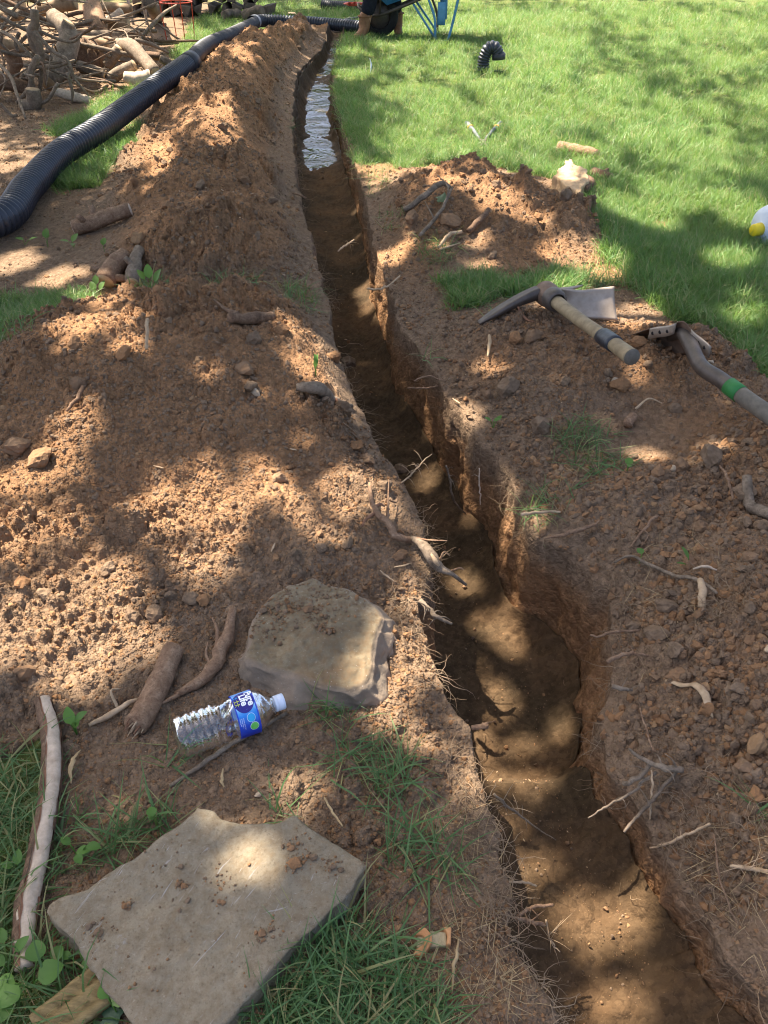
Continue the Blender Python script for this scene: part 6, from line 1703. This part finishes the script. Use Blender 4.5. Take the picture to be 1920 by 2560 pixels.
for pts, Y, r, lab in (
    ([(285,80),(290,200),(250,270),(300,420),(430,490)], 6.4, [.03,.03,.028,.025,.02], 'twisting grey branch left of the crooked limb'),
    ([(265,260),(330,400),(345,560),(330,760)], 6.3, [.03,.028,.02,.012], 'second twisting grey branch beside the first'),
    ([(320,465),(255,590),(250,720),(165,950)], 6.1, [.022,.022,.018,.01], 'grey branch curving down to the front of the pile'),
    ([(0,540),(90,640),(150,810),(250,1125)], (6.3, 5.6), [.012,.013,.010,.006], 'long thin branch arching down at the left front'),
    ([(290,260),(430,420),(560,500),(620,650),(740,800)], 6.2, [.014,.014,.012,.010,.006], 'long thin branch crossing the crooked limb'),
    ([(200,540),(420,560),(620,500)], 6.25, [.012,.012,.008], 'thin level branch across the crooked limb'),
    ([(540,560),(640,650),(900,680)], 6.3, [.012,.012,.006], 'thin curved branch reaching right to the grass'),
    ([(560,600),(600,760),(610,930)], 6.1, [.012,.011,.006], 'thin upright twig before the pale stick'),
    ([(480,690),(380,840),(270,1120)], 6.0, [.012,.012,.006], 'thin dark twig slanting left at the front'),
    ([(0,860),(100,980),(190,1128)], 5.7, [.012,.012,.006], 'thin twig on the ground at the left front'),
    ([(20,300),(10,360),(90,440)], 6.9, [.01,.012,.01], 'short twig at the left edge of the pile'),
    ([(160,270),(130,350),(150,430)], 6.8, [.014,.014,.012], 'hooked grey twig near the left edge'),
    ([(160,360),(220,300),(270,260)], 6.8, [.012,.012,.01], 'pale twig joining the twisting branch'),
    ([(290,240),(500,330),(620,340),(700,260)], 6.7, [.012,.012,.01,.008], 'thin arched branch before the crooked limb')):
    branch('branch', pts, Y, r, 'greybark', lab, 'branch', 'branches of the brush pile', rough=.15, k=8)
rb = random.Random(5)
for j in range(190):
    cx, cy = rb.uniform(-4.6, -2.1), rb.uniform(6.1, 9.0)
    hmax = max(.06, .55 * math.exp(-((cx + 3.2) / 1.3) ** 2 - ((cy - 7.5) / 1.3) ** 2))
    z = rb.uniform(.03, hmax)
    L_ = rb.uniform(.3, 1.0); a = rb.uniform(0, 6.28); el = rb.uniform(-.25, .45)
    d = np.array([math.cos(a) * math.cos(el), math.sin(a) * math.cos(el), math.sin(el)]) * L_ / 2
    c = np.array([cx, cy, z + abs(d[2])]); off = np.array([rb.gauss(0, .07), rb.gauss(0, .07), rb.gauss(.03, .05)])
    w = spline([c - d, c + off, c + d], 9); w[:, 2] = np.maximum(w[:, 2], .015)
    r = rb.choice([.005, .006, .007, .008, .010, .012, .015, .02])
    thick = r >= .014
    wh = ('left ' if cx < -3.7 else 'right ' if cx < -2.9 else 'far right ') + ('front' if cy < 7.1 else 'middle' if cy < 8.1 else 'back')
    tag(MB().tube(w, [r, r * .85, r * .4], 6, .15, True, j).build('stick' if thick else 'twig', M['greybark'] if j % 4 else M['bark']),
        ('finger thick stick jumbled in the %s of the brush pile' if thick else 'thin grey twig tangled in the %s of the brush pile') % wh, 'stick' if thick else 'twig', ('sticks in the %s of the brush pile' if thick else 'twigs in the %s of the brush pile') % wh)

# ------------------------------------------------------------------ firewood stack, cage and poles at the top
rf = random.Random(9); nfw = 0
for row in range(5):
    for i in range(11 - row % 2):
        x = -3.15 + i * .165 + (row % 2) * .08 + rf.uniform(-.02, .02)
        if row >= 4 and i > 7: continue
        z = row * .135 + .07; y0 = 11.45 + rf.uniform(-.06, .06) + .03 * row
        a0 = rf.uniform(0, 6.28); k = rf.choice([3, 3, 4, 5]); r = rf.uniform(.075, .10)
        an = [a0 + 6.283 * q / k + rf.uniform(-.25, .25) for q in range(k)]
        sec = [(r * math.cos(q), r * math.sin(q)) for q in an]
        tw = rf.uniform(-.1, .1)
        v = [(x + sx, y0, z + sz) for sx, sz in sec] + [(x + sx * .95 + tw, y0 + .42, z + sz * .95) for sx, sz in sec]
        f = [tuple(range(k))[::-1], tuple(range(k, 2 * k))] + [(q, (q + 1) % k, k + (q + 1) % k, k + q) for q in range(k)]
        o = obj('firewood_log', np_mesh('firewood', np.array(v), f, False), M['fire'])
        bv = o.modifiers.new('b', 'BEVEL'); bv.width = .008; bv.segments = 2
        rw = ('bottom', 'second', 'third', 'fourth', 'top')[row]
        tag(o, 'dark weathered split log in the %s row of the firewood stack' % rw, 'firewood', 'logs in the %s row of the firewood stack' % rw); nfw += 1
for (p0, p1, r, lab) in (((395, 45, 0), (372, 5, .35), .07, 'split log leaning at the left end of the firewood stack'), ((615, 40, 0), (655, 28, .12), .075, 'grey log fallen at the right end of the firewood stack'), ((560, 38, 0), (600, 34, .05), .05, 'small split log in front of the firewood stack')):
    log3('firewood_log', P(*p0[:2], .06), P(p1[0], p1[1], p1[2]) , r, lab, 'fire', 'fire', None, 'firewood')
c = P(452, 98, 0)
o = empty('wire_cage', c, 'red wire plant cage standing in the grass by the firewood', 'plant cage')
for a in range(4):
    t_ = a * math.pi / 2 + .5
    MB().tube([(.15 * math.cos(t_), .15 * math.sin(t_), -.02), (.20 * math.cos(t_), .20 * math.sin(t_), .95)], .005, 6).build('upright_wire', M['red'], o)
for z in (.33, .62, .92):
    r = .15 + .05 * z / .95
    MB().tube([(r * math.cos(t_), r * math.sin(t_), z) for t_ in np.linspace(0, 6.283, 30)], .005, 6).build('ring', M['red'], o)
for px, lab in ((318, 'leaning grey metal pole behind the brush pile, left one'), (352, 'grey metal pole behind the brush pile, right one')):
    b0 = at(px + 10, 30, 10.6); b0[2] = .0
    tag(MB().tube([b0, b0 + np.array([-.12 if px < 330 else .02, .1, 1.5])], .018, 8).build('metal_pole', M['galv']), lab, 'pole')

# ------------------------------------------------------------------ long grass, tufts and weeds close by
LG = [(clump(760 + i, 9, 0.03, 0.04, 0.12, 0.0040, 0.85, 1.1), M['blade']) for i in range(8)]
def poly_pts(poly, n):
    p = np.array(poly, float); lo, hi = p.min(0), p.max(0)
    a = rng.uniform(lo[0], hi[0], n * 4); b = rng.uniform(lo[1], hi[1], n * 4)
    k = inpoly(a, b, p); a, b = a[k][:n], b[k][:n]
    xx, yy = (a - 960) / FOC, (1280 - b) / FOC
    t_ = -CAM_H / (-sT + cT * yy)
    return xx * t_, (cT + sT * yy) * t_
def ground_grass(name, polys, label, protos, smin=.6, smax=1.1, sink=.0):
    xs, ys_ = [], []
    for poly, n in polys:
        a, b = poly_pts(poly, n); xs.append(a); ys_.append(b)
    x, y = np.concatenate(xs), np.concatenate(ys_)
    z, hm_, g_, lo_, b_, intr, nw = terrain_all(x, y)
    on_stone = inpoly(x, y, ol) | inpoly(x, y, ob)
    kp = ~intr & ~on_stone
    x, y, z = x[kp], y[kp], z[kp]; n = len(x)
    rot = np.stack([rng.normal(0, .2, n), rng.normal(0, .2, n), rng.uniform(0, 6.28, n)], -1)
    o = scatter(name, np.stack([x, y, z - sink], -1), rot, rng.uniform(smin, smax, n), rng.integers(0, len(protos), n), protos)
    return tag(o, label, 'grass')
ground_grass('long_grass', [
    ([(-120,1890),(90,1870),(100,1960),(85,2100),(60,2250),(50,2560),(60,2700),(-120,2700)], 165),
    ([(150,1960),(175,2000),(150,2150),(115,2330),(100,2250),(130,2100)], 13),
    ([(90,2380),(150,2330),(230,2420),(280,2520),(300,2600),(150,2600)], 25),
    ([(860,2180),(890,2230),(960,2320),(1010,2400),(1060,2480),(1100,2560),(1100,2700),(640,2700),(690,2480),(780,2350),(840,2250)], 165),
    ([(660,2520),(760,2360),(800,2400),(700,2700),(560,2700)], 30),
    ([(230,2150),(300,2075),(420,2010),(440,2060),(330,2100),(250,2170)], 17),
    ([(870,1880),(980,1830),(1040,1850),(1060,1950),(980,2010),(920,1990)], 18),
    ([(740,1765),(900,1755),(960,1765),(900,1795),(800,1800)], 17),
    ([(980,2080),(1120,2100),(1160,2220),(1060,2200),(980,2150)], 15),
    ([(-100,770),(100,755),(205,745),(230,800),(175,838),(70,850),(30,900),(-100,930)], 120),
    ([(340,745),(420,760),(440,790),(380,800),(330,790)], 17), ([(530,735),(600,730),(660,755),(600,775),(540,765)], 17), ([(700,720),(790,720),(800,780),(770,800),(710,790)], 25),
    ([(20,870),(90,880),(110,930),(40,960),(0,940)], 12),
    ([(1360,1080),(1480,1070),(1560,1110),(1570,1200),(1500,1210),(1400,1160)], 40),
    ([(1100,695),(1200,680),(1310,700),(1330,740),(1240,780),(1150,770)], 60), ([(1340,700),(1420,690),(1520,700),(1560,720),(1480,745),(1380,740)], 35),
    ([(1190,790),(1240,800),(1230,830),(1190,825)], 4), ([(930,545),(990,560),(1030,600),(970,600)], 7), ([(1040,620),(1130,625),(1140,665),(1060,670)], 20),
    ([(880,400),(980,430),(960,500),(920,500),(890,450)], 25), ([(700,350),(720,250),(745,180),(755,190),(735,300),(715,380)], 8),
    ([(1000,840),(1130,900),(1140,940),(1060,900)], 3), ([(1290,1215),(1430,1200),(1440,1290),(1330,1290)], 12), ([(1620,2100),(1700,2050),(1710,2090),(1640,2160)], 2),
    ([(560,2000),(700,1960),(760,2000),(800,2080),(760,2090)], 2), ([(430,1860),(470,1900),(440,1940)], 2), ([(760,1880),(860,1860),(870,1960),(780,1950)], 2),
    ([(1900,2000),(1920,2100),(1880,2100)], 2)], 'longer green grass tufts left standing beside the digging', LG)
SP = [(clump(790 + i, 5, 0.015, 0.025, 0.075, 0.0016, 1.25, 0.9), M['straw']) for i in range(5)]
ground_grass('dry_grass', [
    ([(-100,300),(150,300),(330,250),(420,200),(200,420),(60,440),(-100,460)], 300), ([(1100,2050),(1200,1950),(1260,2200),(1330,2400),(1380,2560),(1150,2560),(1100,2300)], 72),
    ([(640,300),(730,200),(735,320),(735,440),(760,540),(780,640),(720,640),(660,450)], 156), ([(1000,600),(1150,580),(1150,640),(1020,680)], 36), ([(1420,690),(1560,640),(1700,760),(1600,780),(1480,740)], 72),
    ([(1350,1100),(1560,1100),(1560,1250),(1380,1300)], 54), ([(1560,1350),(1780,1380),(1800,1600),(1600,1700)], 36), ([(1700,2050),(1920,2000),(1920,2350),(1780,2300)], 36), ([(0,1900),(140,1900),(100,2560),(0,2560)], 36), ([(860,2180),(1100,2400),(1100,2560),(700,2560)], 36),
    ([(0,1000),(60,1020),(50,1130),(0,1120)], 24), ([(300,740),(790,700),(810,800),(500,800)], 36)], 'dry straw and dead grass along the trench lips and brush pile', SP, .5, 1.0)

def leaf_mesh(L_, W_, fold=.15, tipy=1.0, lob=0):
    u = np.linspace(0, 1, 9); v = []
    for i, t_ in enumerate(u):
        w = W_ * math.sin(math.pi * min(1, t_ ** .75)) ** .8 + (.0004 if t_ < 1 else 0)
        if lob: w *= 1 + .35 * math.sin(t_ * math.pi * 3)
        z = L_ * .25 * math.sin(t_ * 2.2) * .6
        for s in (-1, -.5, 0, .5, 1): v.append((s * w, t_ * L_, z + fold * abs(s) * w))
    f = [(i * 5 + j, i * 5 + j + 1, (i + 1) * 5 + j + 1, (i + 1) * 5 + j) for i in range(8) for j in range(4)]
    return np_mesh('leaf', np.array(v), f)
def ivy_mesh(s):
    o = [(0, 0), (.35, -.12), (.62, .10), (.50, .38), (.95, .62), (.48, .80), (.30, 1.05), (0, 1.5), (-.30, 1.05), (-.48, .80), (-.95, .62), (-.50, .38), (-.62, .10), (-.35, -.12)]
    v = [(0, .45, .05)] + [(a, b, -.06 * abs(a) + .03 * math.sin(b * 4)) for a, b in o]
    return np_mesh('leaf', np.array(v) * s, [(0, i + 1, (i + 1) % 14 + 1) for i in range(14)])
def weed(px, py, leaves, label, m='leaf', kind='oval', cat='weed', name='weed', h=.03):
    """leaves: list of (dx, dy, length, turn, tilt) in metres and degrees"""
    q = G(px, py); o = empty(name, q, label, cat)
    for dx, dy, L_, az, tl in leaves:
        L_ *= .8; dx *= .85; dy *= .85
        me = leaf_mesh(L_, L_ * (.30 if kind == 'oval' else .16 if kind == 'long' else .48), .15) if kind != 'ivy' else ivy_mesh(L_ * .66)
        attr(me, 'tint', np.full(len(me.vertices), random.random() * .8))
        l_ = obj('leaf', me, M[m], o); zz = h * random.uniform(.6, 1.3)
        l_.location = (dx, dy, zz); l_.rotation_euler = (R_(tl), 0, R_(az))
        MB().tube(spline([(0, 0, -.004), (dx * .6, dy * .6, zz * .7), (dx, dy, zz)], 6), .0011, 5).build('stem', M[m], o)
    return o
weed(84, 2478, [(-.005,-.01,.038,150,-10),(.02,.0,.042,-60,-5),(-.02,.0,.032,100,0),(.01,.025,.034,20,5),(-.015,-.03,.030,170,-10),(.03,.03,.025,-30,0)], 'weed with broad round leaves at the bottom left corner', kind='round')
weed(30, 2440, [(0,0,.03,60,0),(.01,.02,.03,-40,10),(-.01,.03,.028,30,0)], 'small bright weed below the stripped branch', kind='oval')
weed(215, 2440, [(0,0,.026,-70,0),(.0,.015,.024,20,5),(-.02,.015,.022,80,0),(.01,-.01,.022,-110,0)], 'bright seedling beside the left edge of the flagstone', kind='oval')
weed(300, 2545, [(0,0,.030,-40,10),(-.01,.01,.024,40,10)], 'bright leaf pair under the flagstone corner', kind='round')
weed(238, 2500, [(0,0,.050,170,-12),(.035,-.02,.036,210,-8),(-.02,-.02,.034,120,-5),(.04,.01,.03,260,0)], 'dark green ivy leaves beside the flagstone', 'ivy', 'ivy', 'ivy', 'ivy', .018)
weed(200, 2150, [(0,0,.03,-80,0),(.02,.005,.03,-100,-5),(-.012,.01,.024,60,0),(.01,-.015,.026,-140,0)], 'pale green three part leaf by the flagstone edge', kind='oval')
weed(395, 2075, [(0,0,.02,30,0),(.0,.01,.016,100,0)], 'tiny round seedling at the top of the flagstone', kind='round')
weed(192, 1835, [(0,0,.032,-30,35),(.004,.004,.034,-60,20),(-.004,0,.04,20,40)], 'two leaf seedling beside the broken log', kind='oval', h=.03)
weed(60, 2190, [(0,0,.028,10,10),(-.01,.0,.024,80,0)], 'yellow green seedling left of the stripped branch', kind='oval')
weed(62, 612, [(0,0,.05,80,0),(.03,0,.045,-60,0)], 'left leaf seedling on the bare soil patch', kind='oval')
weed(120, 618, [(0,0,.06,0,30),(.01,0,.05,30,10)], 'middle leaf seedling on the bare soil patch', kind='oval')
weed(185, 620, [(0,0,.06,-20,20),(.02,-.02,.05,180,0),(-.02,0,.045,90,0)], 'right leaf seedling on the bare soil patch', kind='oval')
weed(262, 632, [(0,0,.05,0,20)], 'single leaf near the soil ridge foot', kind='oval')
weed(240, 742, [(0,0,.05,30,30),(.02,.01,.05,-30,30),(-.03,0,.05,80,20),(.0,.03,.05,0,40)], 'yellow green weed in front of the root chunk', kind='oval')
weed(382, 742, [(0,0,.06,10,50),(.02,0,.06,-40,40),(-.02,0,.05,60,40)], 'bright upright weed at the foot of the soil ridge', kind='oval', h=.06)
weed(1594, 1424, [(0,0,.022,20,5)], 'single round green leaf under the long curved stick', kind='round')
weed(1712, 1425, [(0,0,.036,30,25),(-.006,-.004,.026,95,5)], 'two green blades on the right soil bank', kind='long')
weed(1565, 1186, [(0,0,.026,-20,20),(-.004,-.02,.016,150,0)], 'small round leaf seedling on the upper right bank', kind='round')
weed(1102, 532, [(0,0,.07,-20,30)], 'single dark ivy leaf on the lawn edge heap', 'ivy', 'ivy', 'leaf', 'ivy')
weed(1232, 1075, [(0,0,.03,-80,10),(.01,.0,.026,-50,20),(-.01,0,.025,60,10)], 'little green weed on the right lip', kind='oval')
weed(790, 955, [(0,0,.05,-20,50),(.004,0,.04,15,55)], 'two upright green blades on the left lip', kind='long')

# ------------------------------------------------------------------ root hairs and fibres along the trench lips
def hairs(n, fn, seed, seg=6, rmin=.0004, rmax=.0011):
    r = np.random.default_rng(seed)
    vs_, fs = [], []
    base, d, L_ = fn(r, n)
    n = len(base)
    w = r.normal(0, 1, (n, 3)); rad = r.uniform(rmin, rmax, n)
    p = base.copy(); cur = d / np.linalg.norm(d, axis=1, keepdims=True); rings = []
    for k in range(seg + 1):
        b = np.cross(cur, w); b /= np.maximum(np.linalg.norm(b, axis=1, keepdims=True), 1e-6); c = np.cross(b, cur)
        rr = (rad * (1 - .75 * k / seg))[:, None]
        for a in (0, 2.094, 4.189): rings.append(p + rr * (math.cos(a) * b + math.sin(a) * c))
        p = p + cur * (L_ / seg)[:, None]
        cur = cur + r.normal(0, .38, (n, 3)) + np.array([0, 0, -.06]); cur /= np.linalg.norm(cur, axis=1, keepdims=True)
    v = np.stack(rings, 1); m = v.shape[1]
    o_ = (np.arange(n) * m)[:, None]
    fs = [np.stack([o_[:, 0] + 3 * k + a, o_[:, 0] + 3 * k + (a + 1) % 3, o_[:, 0] + 3 * k + 3 + (a + 1) % 3, o_[:, 0] + 3 * k + 3 + a], -1) for k in range(seg) for a in range(3)]
    return v.reshape(-1, 3), np.concatenate(fs)
def lipfn(side):
    def fn(r, n):
        y = .35 + 5.2 * r.uniform(0, 1, n) ** 1.7
        kk = vnoise(y / .12, y * 0 + side, 31) > .42
        y = y[kk]; n = len(y)
        z0 = (np.zeros(n) if side < 0 else zRlip(y)) - r.uniform(0, .09, n) ** 1.0
        x = (XL(y) - .004) if side < 0 else (XR(y) + .004)
        d = np.stack([-side * r.uniform(.3, 1.2, n), r.normal(-.1, .7, n), r.normal(0, .45, n)], -1)
        return np.stack([x, y, z0 + .012], -1), d, r.uniform(.015, .075, n) * np.interp(y, [0, 4], [1, 1.6])
    return fn
def matfn(polys):
    def fn(r, n):
        xs, ys_ = [], []
        for poly, q in polys:
            a, b = poly_pts(poly, q); xs.append(a); ys_.append(b)
        x, y = np.concatenate(xs), np.concatenate(ys_)
        z = terrain_all(x, y)[0]; n = len(x)
        a = r.uniform(0, 6.28, n)
        return np.stack([x, y, z + .004], -1), np.stack([np.cos(a), np.sin(a), r.uniform(.05, .7, n)], -1), r.uniform(.02, .06, n)
    return fn
vv, ff = [], []; off = 0
for n, fn, sd in ((900, lipfn(-1), 1), (520, lipfn(1), 2),
                  (0, matfn([([(1690,1470),(1830,1460),(1870,1560),(1850,1620),(1740,1600)], 160), ([(1500,1400),(1610,1380),(1640,1500),(1560,1680),(1510,1640)], 170), ([(1640,1950),(1800,1900),(1900,2080),(1780,2180),(1640,2080)], 200),
                             ([(1700,2100),(1920,2050),(1920,2330),(1800,2280)], 150), ([(1160,1060),(1350,1150),(1420,1280),(1300,1240)], 150), ([(960,620),(1060,640),(1150,760),(1000,760)], 150), ([(0,960),(60,980),(60,1120),(0,1130)], 120),
                             ([(1020,1280),(1060,1330),(1100,1480),(1040,1480)], 120), ([(960,1480),(1080,1500),(1100,1600),(1160,1760),(1060,1700)], 120), ([(1100,1850),(1180,1850),(1250,2080),(1340,2400),(1200,2300)], 220), ([(670,300),(735,300),(740,430),(770,600),(690,560)], 200),
                             ([(1120,690),(1230,680),(1240,740),(1150,740)], 60)]), 3)):
    v, f = hairs(n, fn, sd); vv.append(v); ff.append(f + off); off += len(v)
ho = obj('root_hairs', np_mesh('root_hairs', np.vstack(vv), np.concatenate(ff)), M['hairroot'], HEAP[1])
tag(ho, kind='stuff')

# pale chips of wood and bark strewn about
n = 5200
x, y, dp = sample_px(n, -150, 2050, 230, 2560)
z, hm_, g_, lo_, b_, intr, nw = terrain_all(x, y)
dn = np.where((y > 2.6) & (x < 0), .32, np.where(y > 2.6, .14, .06)) * (1 - g_) * (~nw) * (~(intr & (y > 5))) * ~(inpoly(x, y, ol) | inpoly(x, y, ob))
kp = rng.uniform(0, 1, n) < dn
x, y, z, dp = x[kp], y[kp], z[kp], dp[kp]; n = len(x)
s = np.clip(rng.uniform(2.0, 5.0, n) * dp / FOC, .0015, .02)
def chip(i):
    r = random.Random(i); k = 7; an = [6.283 * q / k for q in range(k)]
    v = [(math.cos(a) * r.uniform(.7, 1.2), math.sin(a) * r.uniform(.25, .5), h + .1 * math.sin(a * 2)) for h in (-.12, .12) for a in an]
    return np_mesh('chip', np.array(v), [tuple(range(k))[::-1], tuple(range(k, 2 * k))] + [(q, (q + 1) % k, k + (q + 1) % k, k + q) for q in range(k)], False)
tag(scatter('wood_chips', np.stack([x, y, z + .2 * s], -1), np.stack([rng.normal(0, .5, n), rng.normal(0, .5, n), rng.uniform(0, 6.28, n)], -1), s, rng.integers(0, 6, n),
            [(chip(i), M['palewood'] if i % 2 else M['paleroot']) for i in range(6)]), 'small pale chips of wood and bark strewn over the soil', 'wood chips')
